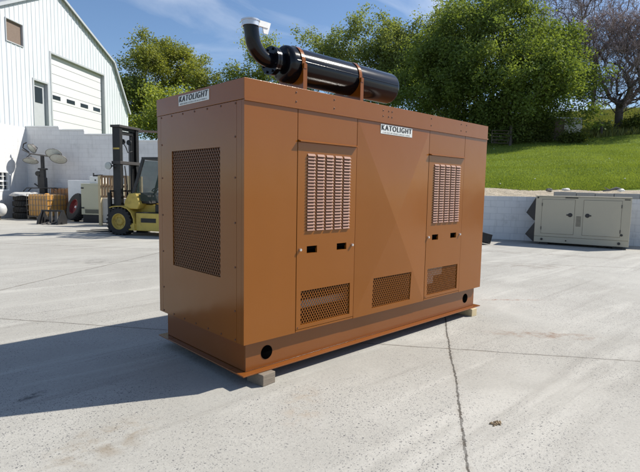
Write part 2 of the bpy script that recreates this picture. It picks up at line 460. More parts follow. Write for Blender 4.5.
ho = bpy.data.objects.new('hillside', me); COL.objects.link(ho); tag(ho, kind='structure')
def gz(x, y):
    h = TERR.ray_cast(Vector((x, y, 200)), Vector((0, 0, -1)))
    return h[0].z if h[0] is not None else 0.0

# ------------------------------------------------------------------ walls
def rot_of(d): return math.atan2(d.y, d.x)
# low yard wall below the grass (local x along, y behind)
lowall = thing('yard_wall', 'low peeling white block wall holding back the grass bank', 'wall', W_A, rot_of(dW))
b = MB(); b.box(0, 20, -.02, .22, -.2, 1.47); b.build('wall_face', M['block_low'], lowall)
b = MB()
x = (cw(7.73, 16.3) - W_A).dot(dW)
while x < 20:
    w = random.uniform(.5, .95); b.box(x, x + w - .012, -.05 + random.uniform(0, .03), .30, 1.474, 1.474 + random.uniform(.15, .19)); x += w
b.build('coping', M['coping'], lowall, bevel=.012)
# hidden return behind the generator
rd = (KN - W_A); b = MB(); b.box(0, rd.length, -.2, 0, -.2, 1.5); 
tag(b.build('return_wall', M['block_low'], loc=W_A, rotz=rot_of(rd)), 'low white block wall behind the brown generator', 'wall')
# barn wing wall, stepped (local x from the barn corner outwards)
wing = thing('wing_wall', 'tall stepped white block wall running out from the barn corner in shade', 'wall', C0, rot_of(nB))
b = MB(); steps = [(0, 1.75, 4.36), (1.75, 3.05, 4.21), (3.05, 5.5, 4.0), (5.5, 8.0, 3.72), (8.0, 10.5, 3.45), (10.5, 13.0, 3.17)]
for (a, c_, z) in steps: b.box(a + (.0 if a == 0 else 0), c_, 0, .25, -.2, z)
b.build('wall_face', M['block_grey'], wing)
b = MB()
for (a, c_, z) in steps: b.box(a + .01, c_ - .01, -.02, .27, z + .003, z + .07)
b.build('coping', M['white'], wing, bevel=.01)

# ------------------------------------------------------------------ barn
barn = thing('barn', 'white ribbed metal barn with an overhead door above block ground floor', 'barn', C0, rot_of(dB))
# local: x = along the gable (s), y = into the barn, z up
def rake(s):
    pts = [(-4.9, 6.0), (-2.9, 8.95), (2.7, 11.78), (8.33, 9.55), (10.31, 6.55)]
    for (a, za), (c_, zc) in zip(pts, pts[1:]):
        if a <= s <= c_: return za + (zc - za) * (s - a) / (c_ - a)
    return pts[0][1] if s < pts[0][0] else pts[-1][1]
OPEN = [(2.13, 7.27, 3.8, 8.45), (.73, 1.76, 3.8, 6.78), (-1.05, .03, 8.20, 9.18)]
zlow = 3.7
cuts = {-4.9, -2.9, 2.7, 8.33, 10.31}
for o_ in OPEN: cuts |= {o_[0], o_[1]}
s_ = -4.9
prof = []      # (s, proud) rib profile
while s_ < 10.31:
    for ds, pr in ((0, 0), (.225, 0), (.245, .022), (.275, .022), (.295, 0)): prof.append((s_ + ds, pr))
    s_ += .30
for c_ in cuts: prof.append((c_, 0))
prof = sorted(set((round(a, 4), p_) for a, p_ in prof if -4.9 <= a <= 10.31))
cl = []
for a, p_ in prof:
    if cl and a - cl[-1][0] < .004: continue
    cl.append((a, p_))
b = MB()
for (a, pa), (c_, pc) in zip(cl, cl[1:]):
    mid = (a + c_) / 2
    iv = [(zlow, None)]
    holes = sorted([(o_[2], o_[3]) for o_ in OPEN if o_[0] - 1e-4 <= mid <= o_[1] + 1e-4])
    segs = []; z = zlow
    for (h0, h1) in holes:
        if h0 > z: segs.append((z, z, h0, h0))
        z = max(z, h1)
    segs.append((z, z, rake(a), rake(c_)))
    for (za0, zc0, za1, zc1) in segs:
        if za1 <= za0 or zc1 <= zc0: continue
        b.add([(a, -pa, za0), (c_, -pc, zc0), (c_, -pc, zc1), (a, -pa, za1)], [(0, 1, 2, 3)])
b.build('gable_wall', M['siding'], barn)
b = MB(); b.box(2.14, 7.26, -.25, .29, 3.6, 4.097); b.build('door_sill', M['white'], barn, bevel=.01)
# reveals and back walls
b = MB()
b.box(-4.5, 10.2, .30, .36, 3.7, 5.9); b.box(-2.8, 8.2, .30, .36, 5.91, 8.9)
b.box(10.15, 10.28, .02, 14, 3.9, 6.6)
b.build('inner_wall', M['siding'], barn)
b = MB()
for (s0, s1, z0, z1) in OPEN[:2]:
    b.box(s0 - .10, s0, -.035, .26, z0, z1 + .10); b.box(s1, s1 + .10, -.035, .26, z0, z1 + .10); b.box(s0, s1, -.034, .26, z1, z1 + .10)
b.build('door_frame', M['trim'], barn, bevel=.006)
b = MB(); s0, s1, z0, z1 = OPEN[0]; n = 9; h = (8.45 - 4.1) / n
for k in range(n): b.box(s0 + .02, s1 - .02, .17, .22, 4.1 + k * h + .011, 4.1 + (k + 1) * h - .011)
b.box(s0 + .02, s1 - .02, .2, .235, 4.1, 8.42)
od = b.build('overhead_door', M['door_white'], barn, bevel=.01)
zz = 4.1 + 4 * h
for k in range(4):
    b = MB(); a = s0 + .20 + k * 1.32; b.box(a, a + .76, .155, .18, zz + .12, zz + .34); b.build('pane', M['glass_dark'], od, bevel=.01)
b = MB(); s0, s1, z0, z1 = OPEN[1]; b.box(s0 + .02, s1 - .02, .15, .21, 4.45, z1 - .02)
pd = b.build('entry_door', M['trim'], barn, bevel=.01)
b = MB(); b.box(s0 + .2, s1 - .2, .135, .155, 5.75, z1 - .25); b.build('pane', M['glass_dark'], pd)
b = MB(); s0, s1, z0, z1 = OPEN[2]
for (a, c_, e, f_) in ((s0 - .04, s0, z0 - .04, z1 + .04), (s1, s1 + .04, z0 - .04, z1 + .04), (s0, s1, z0 - .04, z0), (s0, s1, z1, z1 + .04)): b.box(a, c_, -.05, .1, e, f_)
wf = b.build('window', M['trim'], barn)
M['curtain'] = mk_wood('old boards behind glass', (.10, .07, .055), (.24, .18, .14))
b = MB(); b.box(s0, s1, .055, .075, z0, z1); b.build('pane', M['curtain'], wf)
# roof (gambrel) sheets with eave trim
b = MB(); pts = [(-4.9, 6.0), (-2.9, 8.95), (2.7, 11.78), (8.33, 9.55), (10.31, 6.55)]
for (a, za), (c_, zc) in zip(pts, pts[1:]):
    nx, nz = -(zc - za), (c_ - a); l_ = math.hypot(nx, nz); nx, nz = nx / l_ * .06, nz / l_ * .06
    b.prism([(a, za + .004), (c_, zc + .004), (c_ + nx, zc + nz), (a + nx, za + nz)], 'y', -.16, 14)
b.build('roof', M['roofing'], barn)
b = MB()
for (a, za), (c_, zc) in zip(pts, pts[1:]): b.bar((a, -.19, za - .03), (c_, -.19, zc - .03), .04, .12, (0, 0, 1))
b.build('rake_trim', M['trim'], barn)
# ground floor of blocks
b = MB()
WIN = (-2.25, -1.27, 1.25, 2.19)   # block floor window
b.box(-4.9, WIN[0], -.03, .25, -.2, 4.33); b.box(WIN[1], .0, -.03, .25, -.2, 4.33); b.box(WIN[0], WIN[1], -.03, .25, -.2, WIN[2]); b.box(WIN[0], WIN[1], -.03, .25, WIN[3], 4.33)
b.build('block_floor', M['block_white'], barn)
b = MB(); s0, s1, z0, z1 = WIN
b.box(s0, s0 + .09, -.045, .1, z0, z1); b.box(s1 - .09, s1, -.045, .1, z0, z1); b.box(s0 + .09, s1 - .09, -.045, .1, z0, z0 + .08); b.box(s0 + .09, s1 - .09, -.045, .1, z1 - .08, z1)
b.box(s0 + .09, s1 - .09, -.03, .08, (z0 + z1) / 2 - .04, (z0 + z1) / 2 + .04)
for k in (1, 2): q = s0 + .09 + (s1 - s0 - .18) * k / 3; b.box(q - .015, q + .015, -.02, .06, z0 + .08, (z0 + z1) / 2 - .04); b.box(q - .015, q + .015, -.02, .06, (z0 + z1) / 2 + .04, z1 - .08)
for zq in ((z0 * .72 + z1 * .28), (z0 * .27 + z1 * .73)): b.box(s0 + .09, s1 - .09, -.018, .055, zq - .012, zq + .012)
wo = b.build('window', M['white'], barn)
b = MB(); b.box(s0 + .05, s1 - .05, .062, .09, z0 + .04, z1 - .04); b.build('pane', M['glass_dark'], wo)

# ------------------------------------------------------------------ the generator
GL, GW, GB, GT = 3.78, 1.483, .36, 2.46
gen = thing('generator_enclosure', 'large brown generator enclosure with a black silencer lying on its roof', 'generator', (0, 0, 0))
def panel(b, u0, u1, z0, z1, holes, pl, depth=.03, mi=0):
    """flat sheet in plane pl(u,z,d) with rectangular holes that have reveals"""
    us = sorted({u0, u1} | {q for h in holes for q in h[:2]}); zs = sorted({z0, z1} | {q for h in holes for q in h[2:]})
    inh = lambda u, z: any(h[0] < u < h[1] and h[2] < z < h[3] for h in holes)
    for a, c_ in zip(us, us[1:]):
        for e, f_ in zip(zs, zs[1:]):
            if not inh((a + c_) / 2, (e + f_) / 2):
                b.add([pl(a, e, 0), pl(c_, e, 0), pl(c_, f_, 0), pl(a, f_, 0)], [(0, 1, 2, 3)], mi)
    def rim(a, c_, e, f_):
        q = [(a, e), (c_, e), (c_, f_), (a, f_)]
        for (p1, p2) in zip(q, q[1:] + q[:1]): b.add([pl(*p1, 0), pl(*p2, 0), pl(*p2, depth), pl(*p1, depth)], [(0, 1, 2, 3)], mi)
    rim(u0, u1, z0, z1)
    for h in holes: rim(*h)
def weld(o):
    bm = bmesh.new(); bm.from_mesh(o.data); bmesh.ops.remove_doubles(bm, verts=bm.verts, dist=1e-5); bmesh.ops.recalc_face_normals(bm, faces=bm.faces)
    bm.to_mesh(o.data); bm.free()
front = lambda u, z, d: (u, d, z)                 # long face y=0
endf = lambda u, z, d: (d, u, z)                  # short face x=0
def studs(b, pts, pl, r=.008, mi=1, h=.005):
    for (u, z) in pts:
        n = 8; ring = [(u + r * math.cos(2 * math.pi * k / n), z + r * math.sin(2 * math.pi * k / n)) for k in range(n)]
        v = [pl(a, c_, 0) for a, c_ in ring] + [pl(u + (a - u) * .75, z + (c_ - z) * .75, -h) for a, c_ in ring]
        b.add(v, [tuple(range(n, 2 * n))] + [(k, (k + 1) % n, n + (k + 1) % n, n + k) for k in range(n)], mi)
# inner core that blocks the view through
b = MB(); b.box(.30, GL - .30, .30, GW - .05, GB + .02, GT - .05); b.build('engine_core', M['inside'], gen)
b = MB(); b.box(.35, 1.45, .12, .16, .535, .60); b.build('coolant_pipe', plain('dull pipe', (.42, .42, .40), .5), gen)
b = MB(); b.box(2.50, 3.0, .10, .24, .60, .90); b.box(2.56, 2.80, .09, .1, .52, .60); b.build('battery_box', plain('pale tray', (.70, .66, .6), .6), gen)
# floor and far sides
b = MB(); b.box(.01, GL - .01, .01, GW - .01, GB, GB + .018); b.build('floor_plate', M['brown'], gen)
b = MB(); b.box(.004, GL - .004, GW - .04, GW, GB + .02, 2.296); b.box(GL - .03, GL, .004, GW - .042, GB + .02, 2.296); b.build('rear_panel', M['brown'], gen, bevel=.003)
ZC = 2.300
# posts left and right of the long face
b = MB(); panel(b, 0, .541, GB, ZC - .004, [], front, .035); o = b.build('corner_panel', [M['brown'], M['bolt']], gen); weld(o)
b = MB(); panel(b, 3.244, GL, GB, ZC - .004, [], front, .035); o = b.build('corner_panel', [M['brown'], M['bolt']], gen); weld(o)
# jambs behind door gaps
b = MB()
for xq in (.543, 1.289, 2.484, 3.242):
    b = MB(); b.box(xq - .03, xq + .03, .036, .06, GB + .02, ZC); b.build('door_jamb', M['inside'], gen)
def diamond(b, u0, u1, z0, z1, pl, pu, pz, w, d0, th, mi=0):
    """expanded metal: two families of strands clipped to the opening"""
    sl = pz / pu
    for sg in (1, -1):
        n0 = int(math.floor(((z0 - z1) - sl * (u1 - u0)) / pz)) - 1; n1 = int(math.ceil(((z1 - z0) + sl * (u1 - u0)) / pz)) + 1
        for k in range(n0, n1 + 1):
            # z = z0 + k*pz + sg*sl*(u-u0)
            cc = z0 + k * pz
            ua, ub = u0, u1
            lo = (z0 - cc) / (sg * sl) + u0; hi = (z1 - cc) / (sg * sl) + u0
            a, e = max(ua, min(lo, hi)), min(ub, max(lo, hi))
            if e - a < .004: continue
            za, ze = cc + sg * sl * (a - u0), cc + sg * sl * (e - u0)
            l_ = math.hypot(1, sl); hw = w / 2 * l_
            dd = d0 + (0 if sg > 0 else th * .6)
            v = [pl(a, za - hw, dd), pl(e, ze - hw, dd), pl(e, ze + hw, dd), pl(a, za + hw, dd), pl(a, za - hw, dd + th), pl(e, ze - hw, dd + th), pl(e, ze + hw, dd + th), pl(a, za + hw, dd + th)]
            b.add(v, [(0, 1, 2, 3), (4, 7, 6, 5), (0, 4, 5, 1), (1, 5, 6, 2), (2, 6, 7, 3), (3, 7, 4, 0)], mi)
# doors
def door(x0, x1, label):
    LV = (x0 + .098, x1 - .075, 1.252, 1.928)
    HD = [(x0 + .115, x0 + .24, 1.055, 1.118), (x1 - .245, x1 - .115, 1.057, 1.119)]
    GR = (x0 + .052, x1 - .052, .418, .723)
    # upper header sheet above the drip rail
    b = MB(); panel(b, x0, x1, 2.034, ZC - .004, [], front, .03); h_ = b.build('header_panel', M['brown'], gen); weld(h_)
    b = MB(); panel(b, x0, x1, .385, 2.018, [HD[0], HD[1], GR], lambda u, z, d: (u, d - .002, z), .03)
    studs(b, [(x0 + .02, .40)], front)
    D = b.build('door', [M['brown'], M['bolt']], gen); weld(D); D['label'] = label
    b = MB(); b.box(x0, x1, .0, .03, GB + .004, .380); b.build('sill_strip', M['brown'], gen)
    b = MB(); b.prism([(-.034, 2.018), (-.034, 2.025), (.0, 2.036), (.0, 2.020)], 'x', x0 + .002, x1 - .002); b.build('drip_rail', M['brown'], D)
    b = MB(); cols, rows = 5, 24; cwid = (LV[1] - LV[0]) / cols; ph = (LV[3] - LV[2]) / rows
    for i in range(cols):
        a = LV[0] + i * cwid + .009; e = LV[0] + (i + 1) * cwid - .012
        for k in range(rows):
            z = LV[2] + k * ph + .004; t_ = z + ph * .74
            b.add([(a + .004, -.0025, t_), (e - .004, -.0025, t_), (e, -.017, z), (a, -.017, z), (a, -.0025, z + .001), (e, -.0025, z + .001)], [(0, 1, 2, 3), (0, 3, 4), (1, 5, 2)], 0)
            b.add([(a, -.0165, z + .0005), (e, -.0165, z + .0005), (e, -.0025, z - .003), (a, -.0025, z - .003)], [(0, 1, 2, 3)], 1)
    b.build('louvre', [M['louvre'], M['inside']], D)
    for q in HD:
        b = MB(); b.box(q[0], q[1], .022, .028, q[2], q[3]); b.box(q[0] + .01, q[1] - .01, .004, .02, q[2] + .038, q[3] - .008)
        b.build('handle', M['hole'], D)
    for xx in (x0 + .032, x1 - .042):
        b = MB(); b.lathe([(0, -.022), (.011, -.022), (.013, -.016), (.013, -.002), (0, -.002)], (xx, 0, 1.093), 'y', 14); b.build('latch', M['zinc'], D, smooth=True)
    b = MB(); diamond(b, GR[0], GR[1], GR[2], GR[3], front, .031, .046, .0065, .006, .004); b.build('mesh_grille', M['brown'], D)
M['louvre'] = paint_mat('brown louvre enamel with sun sheen', (.27, .14, .10), .6, .2, (.33, .24, .20), spec=.2)  # paler and pinker than the body brown: sun sheen put into the colour
door(.548, 1.2845, 'brown door with louvres nearest the end panel')
door(2.4885, 3.2375, 'brown door with louvres farthest from the end panel')
# centre panel, cross broken
x0, x1, z0, z1 = 1.2915, 2.4815, GB, ZC - .004; pk = -.034
hx0, hx1, hz0, hz1 = 1.567, 2.212, .418, .728
ax, az = (x0 + x1) / 2, 1.29
def py(z): return pk * (z - z0) / (az - z0)           # lower facet
b = MB()
V = [(x0, 0, z0), (x1, 0, z0), (x1, 0, z1), (x0, 0, z1), (ax, pk, az), (hx0, py(hz0), hz0), (hx1, py(hz0), hz0), (hx1, py(hz1), hz1), (hx0, py(hz1), hz1)]
V += [(hx0, .03, hz0), (hx1, .03, hz0), (hx1, .03, hz1), (hx0, .03, hz1), (x0, .03, z0), (x1, .03, z0), (x1, .03, z1), (x0, .03, z1)]
b.add(V, [(0, 1, 6, 5), (1, 4, 7, 6), (4, 8, 7), (4, 0, 5, 8), (1, 2, 4), (2, 3, 4), (3, 0, 4), (5, 6, 10, 9), (6, 7, 11, 10), (7, 8, 12, 11), (8, 5, 9, 12), (0, 13, 14, 1), (1, 14, 15, 2), (2, 15, 16, 3), (3, 16, 13, 0)])
cp = b.build('centre_panel', M['brown'], gen)
b = MB(); diamond(b, hx0, hx1, hz0, hz1, lambda u, z, d: (u, py(z) + d, z), .031, .046, .0065, .006, .004); b.build('mesh_grille', M['brown'], cp)
# end panel
EG = (.343, 1.187, .866, 1.951)
b = MB(); panel(b, .104, 1.407, GB, ZC - .004, [EG], endf, .03)
pts = [(.118 + (1.275) * k / 6, ZC - .022) for k in range(7)] + [(yy, zz) for yy in (.122, 1.389) for zz in (.62, .98, 1.34, 1.70, 2.02)] + [(.118 + 1.275 * k / 6, GB + .022) for k in range(7)]
studs(b, pts, endf, .009)
ep = b.build('end_panel', [M['brown'], M['bolt']], gen); weld(ep)
b = MB(); diamond(b, *EG, endf, .036, .050, .009, .006, .005); b.build('mesh_grille', M['grille_shaded'], ep)
b = MB(); panel(b, .0365, .101, GB, ZC - .004, [], endf, .03); o = b.build('corner_strip', M['brown'], gen); weld(o)
b = MB(); panel(b, 1.410, GW, GB, ZC - .004, [], endf, .03); o = b.build('corner_strip', M['brown'], gen); weld(o)
b = MB(); b.box(.035, .05, .2, 1.3, GB + .1, ZC - .1); b.build('radiator_core', plain('radiator fins', (.03, .02, .014), .7), gen)
# roof cap with bolt pairs
b = MB(); b.box(-.004, GL + .004, -.004, GW + .004, ZC, GT)
capf = lambda u, z, d: (u, d - .004, z)
bp_ = []
for xq in (.52, .97, 2.5, 3.13, 3.25): bp_ += [(xq, 2.345), (xq, 2.42)]
for xq in (1.66, 1.745, 1.80): bp_ += [(xq, 2.355), (xq, 2.41)]
studs(b, bp_, capf, .0085)
rc = b.build('roof_cap', [M['brown'], M['bolt']], gen, bevel=.004)
b = MB(); b.prism([(-.0135, ZC - .012), (-.0135, ZC + .004), (-.0045, ZC + .004), (-.0045, ZC - .012)], 'x', -.004, GL + .004)
b.build('cap_lip', M['brown'], rc)
# base frame: inset channels with bottom flange
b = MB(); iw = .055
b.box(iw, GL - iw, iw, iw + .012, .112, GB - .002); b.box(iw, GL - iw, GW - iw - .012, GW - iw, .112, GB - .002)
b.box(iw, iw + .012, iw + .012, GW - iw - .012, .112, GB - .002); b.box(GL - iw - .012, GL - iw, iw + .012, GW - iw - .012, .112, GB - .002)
bf = b.build('base_frame', M['brown_base_shaded'], gen, bevel=.003)
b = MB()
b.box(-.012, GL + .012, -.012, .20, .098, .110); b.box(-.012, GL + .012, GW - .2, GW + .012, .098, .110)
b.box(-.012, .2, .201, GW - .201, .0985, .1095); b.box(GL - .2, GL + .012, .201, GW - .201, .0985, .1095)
b.build('bottom_flange', M['brown_base_shaded'], bf, bevel=.003)
b = MB(); b.box(iw + .02, iw + .09, .08, .095, .112, GB - .004); b.build('stiffener', M['brown_base_shaded'], bf)
for (xh, zh) in ((.272, .234), (3.506, .234)):
    b = MB(); b.lathe([(0, -.004), (.056, -.004), (.060, -.002), (.060, 0)], (xh, iw, zh), 'y', 28); b.build('lifting_hole', M['hole'], bf, smooth=True)
# lettering
def text_mesh(name, s, w, h, mat, parent, org, ux, uz, off=0.012, shear=.0):
    cu = bpy.data.curves.new(name, 'FONT'); cu.body = s; cu.size = 1; cu.offset = 0; cu.extrude = .0; cu.shear = shear; cu.space_character = 1.24
    to = bpy.data.objects.new(name, cu); COL.objects.link(to)
    bpy.context.view_layer.update()
    me0 = bpy.data.meshes.new_from_object(to.evaluated_get(bpy.context.evaluated_depsgraph_get()))
    bpy.data.objects.remove(to); bpy.data.curves.remove(cu)
    co_ = [v.co.copy() for v in me0.vertices]
    xs = [q.x for q in co_]; ys = [q.y for q in co_]
    X0, X1, Y0, Y1 = min(xs), max(xs), min(ys), max(ys)
    ux, uz, org = Vector(ux), Vector(uz), Vector(org)
    for v in me0.vertices: v.co = org + ux * ((v.co.x - X0) / (X1 - X0) * w) + uz * ((v.co.y - Y0) / (Y1 - Y0) * h)
    nrm = ux.cross(uz); bmt = bmesh.new()
    for k, dx_ in enumerate((-1, -.5, 0, .5, 1)):
        mk = me0.copy()
        for v in mk.vertices: v.co = v.co + ux * (dx_ * off * .1) + nrm * (k * .0002)
        bmt.from_mesh(mk); bpy.data.meshes.remove(mk)
    bmt.to_mesh(me0); bmt.free()
    me0.name = name; me0.materials.clear(); me0.materials.append(mat)
    o = bpy.data.objects.new(name, me0); COL.objects.link(o); o.parent = parent
    return o
def small_print(parent, org, ux, uz, w, h):
    o_, a_, c_ = Vector(org), Vector(ux), Vector(uz); b = MB(); x = 0
    while x < w:
        l_ = random.uniform(.004, .011)
        hh = h * random.uniform(.7, 1)
        b.add([o_ + a_ * x, o_ + a_ * min(w, x + l_), o_ + a_ * min(w, x + l_) + c_ * hh, o_ + a_ * x + c_ * hh], [(0, 1, 2, 3)])
        x += l_ + random.choice([.003, .003, .004, .012])
    b.build('small_print', M['inkgrey'], parent)
b = MB(); b.box(1.625, 2.147, -.0065, -.0042, 2.181, 2.2745)
np1 = b.build('nameplate', M['plate'], gen, bevel=.0015)
text_mesh('lettering', 'KATOLIGHT', .492, .052, M['ink'], np1, (1.640, -.0080, 2.216), (1, 0, 0), (0, 0, 1), .036)
small_print(np1, (1.66, -.0080, 2.191), (1, 0, 0), (0, 0, 1), .45, .012)
b = MB(); b.box(-.0095, -.0045, .499, 1.026, 2.350, 2.438)
np2 = b.build('nameplate', M['plate'], gen, bevel=.0015)
text_mesh('lettering', 'KATOLIGHT', .500, .050, M['ink'], np2, (-.0112, 1.012, 2.382), (0, -1, 0), (0, 0, 1), .045, .25)
small_print(np2, (-.0112, 1.00, 2.358), (0, -1, 0), (0, 0, 1), .47, .013)
# silencer -----------------------------------------------------------------
my, mz, mr = .74, 2.86, .180
b = MB(); e = .045
b.lathe([(0, .945), (mr * .55, .947), (mr * .88, .958), (mr * .985, .978), (mr, 1.0), (mr, 2.61), (mr * .985, 2.635), (mr * .88, 2.655), (mr * .55, 2.668), (0, 2.67)], (0, my, mz), 'x', 56)
sil = b.build('silencer', M['black_gloss'], gen, smooth=True)
b = MB(); b.bar((1.01, my - mr - .001, mz + .012), (2.605, my - mr - .001, mz + .012), .004, .010); b.build('weld_seam', M['black_gloss'], sil, bevel=.002)
b = MB(); b.lathe([(.078, .84), (.078, .96)], (0, my, mz), 'x', 28)
for xf in (.852, .822): b.lathe([(0, xf - .012), (.136, xf - .012), (.136, xf + .012), (0, xf + .012)], (0, my, mz), 'x', 36)
for k in range(8):
    a = 2 * math.pi * (k + .5) / 8; b.tube([(.795, my + .112 * math.cos(a), mz + .112 * math.sin(a)), (.88, my + .112 * math.cos(a), mz + .112 * math.sin(a))], .012, 6)
b.build('flange', M['black_gloss'], sil, smooth=True)
# elbow: quarter bend then a short straight
path = []; rb = .20; cx_, cz_ = .80, mz + rb
for k in range(15):
    a = R(90 * k / 14 * .93); path.append((cx_ - rb * math.sin(a), my, cz_ - rb * math.cos(a)))
dx, dz = path[-1][0] - path[-2][0], path[-1][2] - path[-2][2]; l_ = math.hypot(dx, dz)
tip = (path[-1][0] + dx / l_ * .12, my, path[-1][2] + dz / l_ * .12); path.append(tip)
b = MB(); b.tube([(.815, my, mz)] + path, .071, 28)
el = b.build('exhaust_elbow', M['black_gloss'], gen, smooth=True)
b = MB(); b.lathe([(.073, -.02), (.083, -.02), (.083, .022), (.089, .024), (.089, .038), (.078, .038), (.073, .0)], (tip[0], my, tip[2] - .01), 'z', 32)
rc_ = b.build('rain_cap', M['steel'], el, smooth=True)
b = MB(); t2 = Vector(tip)
b.box(t2.x + .07, t2.x + .20, my - .012, my + .012, t2.z - .005, t2.z + .05)
b.prism([(t2.x + .15, t2.z - .06), (t2.x + .20, t2.z - .06), (t2.x + .235, t2.z + .052), (t2.x + .13, t2.z + .052)], 'y', my - .006, my + .006)
b.build('hinge_flap', M['white'], rc_)
b = MB(); b.lathe([(0, 0), (.066, 0)], (tip[0], my, tip[2] + .005), 'z', 24); b.build('pipe_bore', M['hole'], el)
# saddles and straps
for xs_ in (1.09, 1.93):
    b = MB(); arc = []
    for k in range(25):
        a = R(-8 + 196 * k / 24); arc.append((my - (mr + .004) * math.cos(a), mz + (mr + .004) * math.sin(a)))
    w = .045
    for (p1, p2) in zip(arc, arc[1:]):
        q = lambda p_, e_: (my + (p_[0] - my) * (1 + e_), mz + (p_[1] - mz) * (1 + e_))
        a1, a2, c1, c2 = p1, p2, q(p1, .03), q(p2, .03)
        v = [(xs_ - w / 2, *a1), (xs_ + w / 2, *a1), (xs_ + w / 2, *a2), (xs_ - w / 2, *a2), (xs_ - w / 2, *c1), (xs_ + w / 2, *c1), (xs_ + w / 2, *c2), (xs_ - w / 2, *c2)]
        b.add(v, [(0, 1, 2, 3), (4, 7, 6, 5), (0, 4, 5, 1), (1, 5, 6, 2), (2, 6, 7, 3), (3, 7, 4, 0)])
    b.box(xs_ - .02, xs_ + .02, my - mr - .035, my - mr - .007, mz - .06, mz - .012)
    b.build('strap', M['brown'], sil)
    b = MB(); lo = []
    for k in range(17):
        a = R(180 + 180 * k / 16); lo.append((my + (mr + .003) * math.cos(a), mz + (mr + .003) * math.sin(a)))
    poly = [(my - mr - .02, GT), (my - mr - .02, mz - .03)] + lo[1:-1] + [(my + mr + .02, mz - .03), (my + mr + .02, GT)]
    b.prism(poly, 'x', xs_ - .006, xs_ + .006)
    b.box(xs_ - .025, xs_ + .025, my - mr - .03, my - mr - .021, GT + .002, mz - .055); b.box(xs_ - .05, xs_ + .05, my - .26, my + .26, GT + .002, GT + .014)
    b.build('saddle', M['brown'], gen)
b = MB(); b.box(2.56, 2.66, .35, 1.15, GT + .002, GT + .03); b.build('roof_rail', M['brown_dark'], gen, bevel=.003)
# timber blocks
b = MB(); b.box(-.07, .07, -.10, .10, 0, .097)
k = b.build('timber_block', M['wood'], bevel=.005, loc=(.20, .035, 0), rotz=R(6)); tag(k, 'grey weathered timber block under the near corner of the brown generator', 'timber block', 'blocks under the generator')
b = MB(); b.box(-.055, .055, -.11, .11, 0, .097)
k = b.build('timber_block', M['wood_new'], bevel=.004, loc=(3.60, .07, 0), rotz=R(-4)); tag(k, 'pale pine block under the far end of the brown generator', 'timber block', 'blocks under the generator')

# ------------------------------------------------------------------ tan generator by the wall
tl = cw(6.74, 15.35); tr = cw(8.92, 14.05); td = (tr - tl); TL = td.length; td.normalize()
tg = thing('canopy_generator', 'low tan canopy generator with two doors against the low wall', 'generator', tl, rot_of(td))
# local x along front, y towards the wall (left normal)
b = MB(); b.box(0, TL, 0, .82, .26, 1.49); b.build('canopy', M['tan'], tg, bevel=.012)
b = MB(); b.box(.0, TL, .01, .81, .08, .256); b.build('skid', M['tan'], tg, bevel=.006)
b = MB(); b.box(.15, .4, .1, .7, 0, .08); b.build('foot', M['black'], tg)
b = MB(); b.box(TL - .4, TL - .15, .1, .7, 0, .08); b.build('foot', M['black'], tg)
b = MB(); b.box(-.012, TL + .012, -.012, .832, 1.493, 1.52); b.build('roof_sheet', M['tan'], tg, bevel=.006)
for (a, c_, hx) in ((.19, 1.09, .98), (1.33, 2.30, 1.44)):
    b = MB()
    b.box(a, c_, -.014, -.001, .36, 1.41)
    dr = b.build('door', M['tan'], tg, bevel=.004)
    for zq in (.52, 1.25):
        b = MB(); xe = a + .02 if hx < 1.2 and False else (a if hx < 1.2 else c_); b.tube([(xe, -.018, zq - .05), (xe, -.018, zq + .05)], .010, 8); b.build('hinge', M['black'], dr)
    b = MB(); w = .006
    for (p, q, r_, s2) in ((a - w, a, .36 - w, 1.41 + w), (c_, c_ + w, .36 - w, 1.41 + w), (a, c_, .36 - w, .36), (a, c_, 1.41, 1.41 + w)): b.box(p, q, -.004, -.0005, r_, s2)
    b.build('door_gap', M['black'], dr)  # black strips added to draw the dark gaps round each door
    b = MB(); b.lathe([(0, -.03), (.05, -.03), (.062, -.022), (.062, -.013)], (hx, 0, .95), 'y', 20); b.box(hx - .015, hx + .10 * (1 if hx > 1.2 else -1), -.028, -.014, .93, .97); b.build('latch', M['black'], dr)
b = MB()
for k in range(9): b.box(1.145 , 1.275, -.006, -.0005, .62 + k * .035, .635 + k * .035)
b.build('vent', M['inside'], tg)
b = MB(); b.box(.82, 1.17, -.008, -.0015, 1.455, 1.482); b.build('data_plate', M['black'], tg)
b = MB(); b.box(2.36, 2.5, -.008, -.0015, 1.435, 1.46); b.build('data_plate', M['black'], tg)
for (xq, zq, rr) in ((.22, .17, .035), (2.29, .17, .04), (2.34, .42, .035), (.9, .16, .02), (.06, 1.46, .025)):
    b = MB(); b.lathe([(0, -.012), (rr, -.012), (rr, .012)], (xq, 0, zq), 'y', 16); b.build('port', M['black'], tg)
for (zt, zm, zb) in ((1.48, .98, .74), (.70, .30, .08)):
    b = MB(); b.prism([(.0, zt), (-.27, zm), (-.03, zb), (0, zb)], 'y', .03, .79); b.build('air_hood', M['black'], tg)

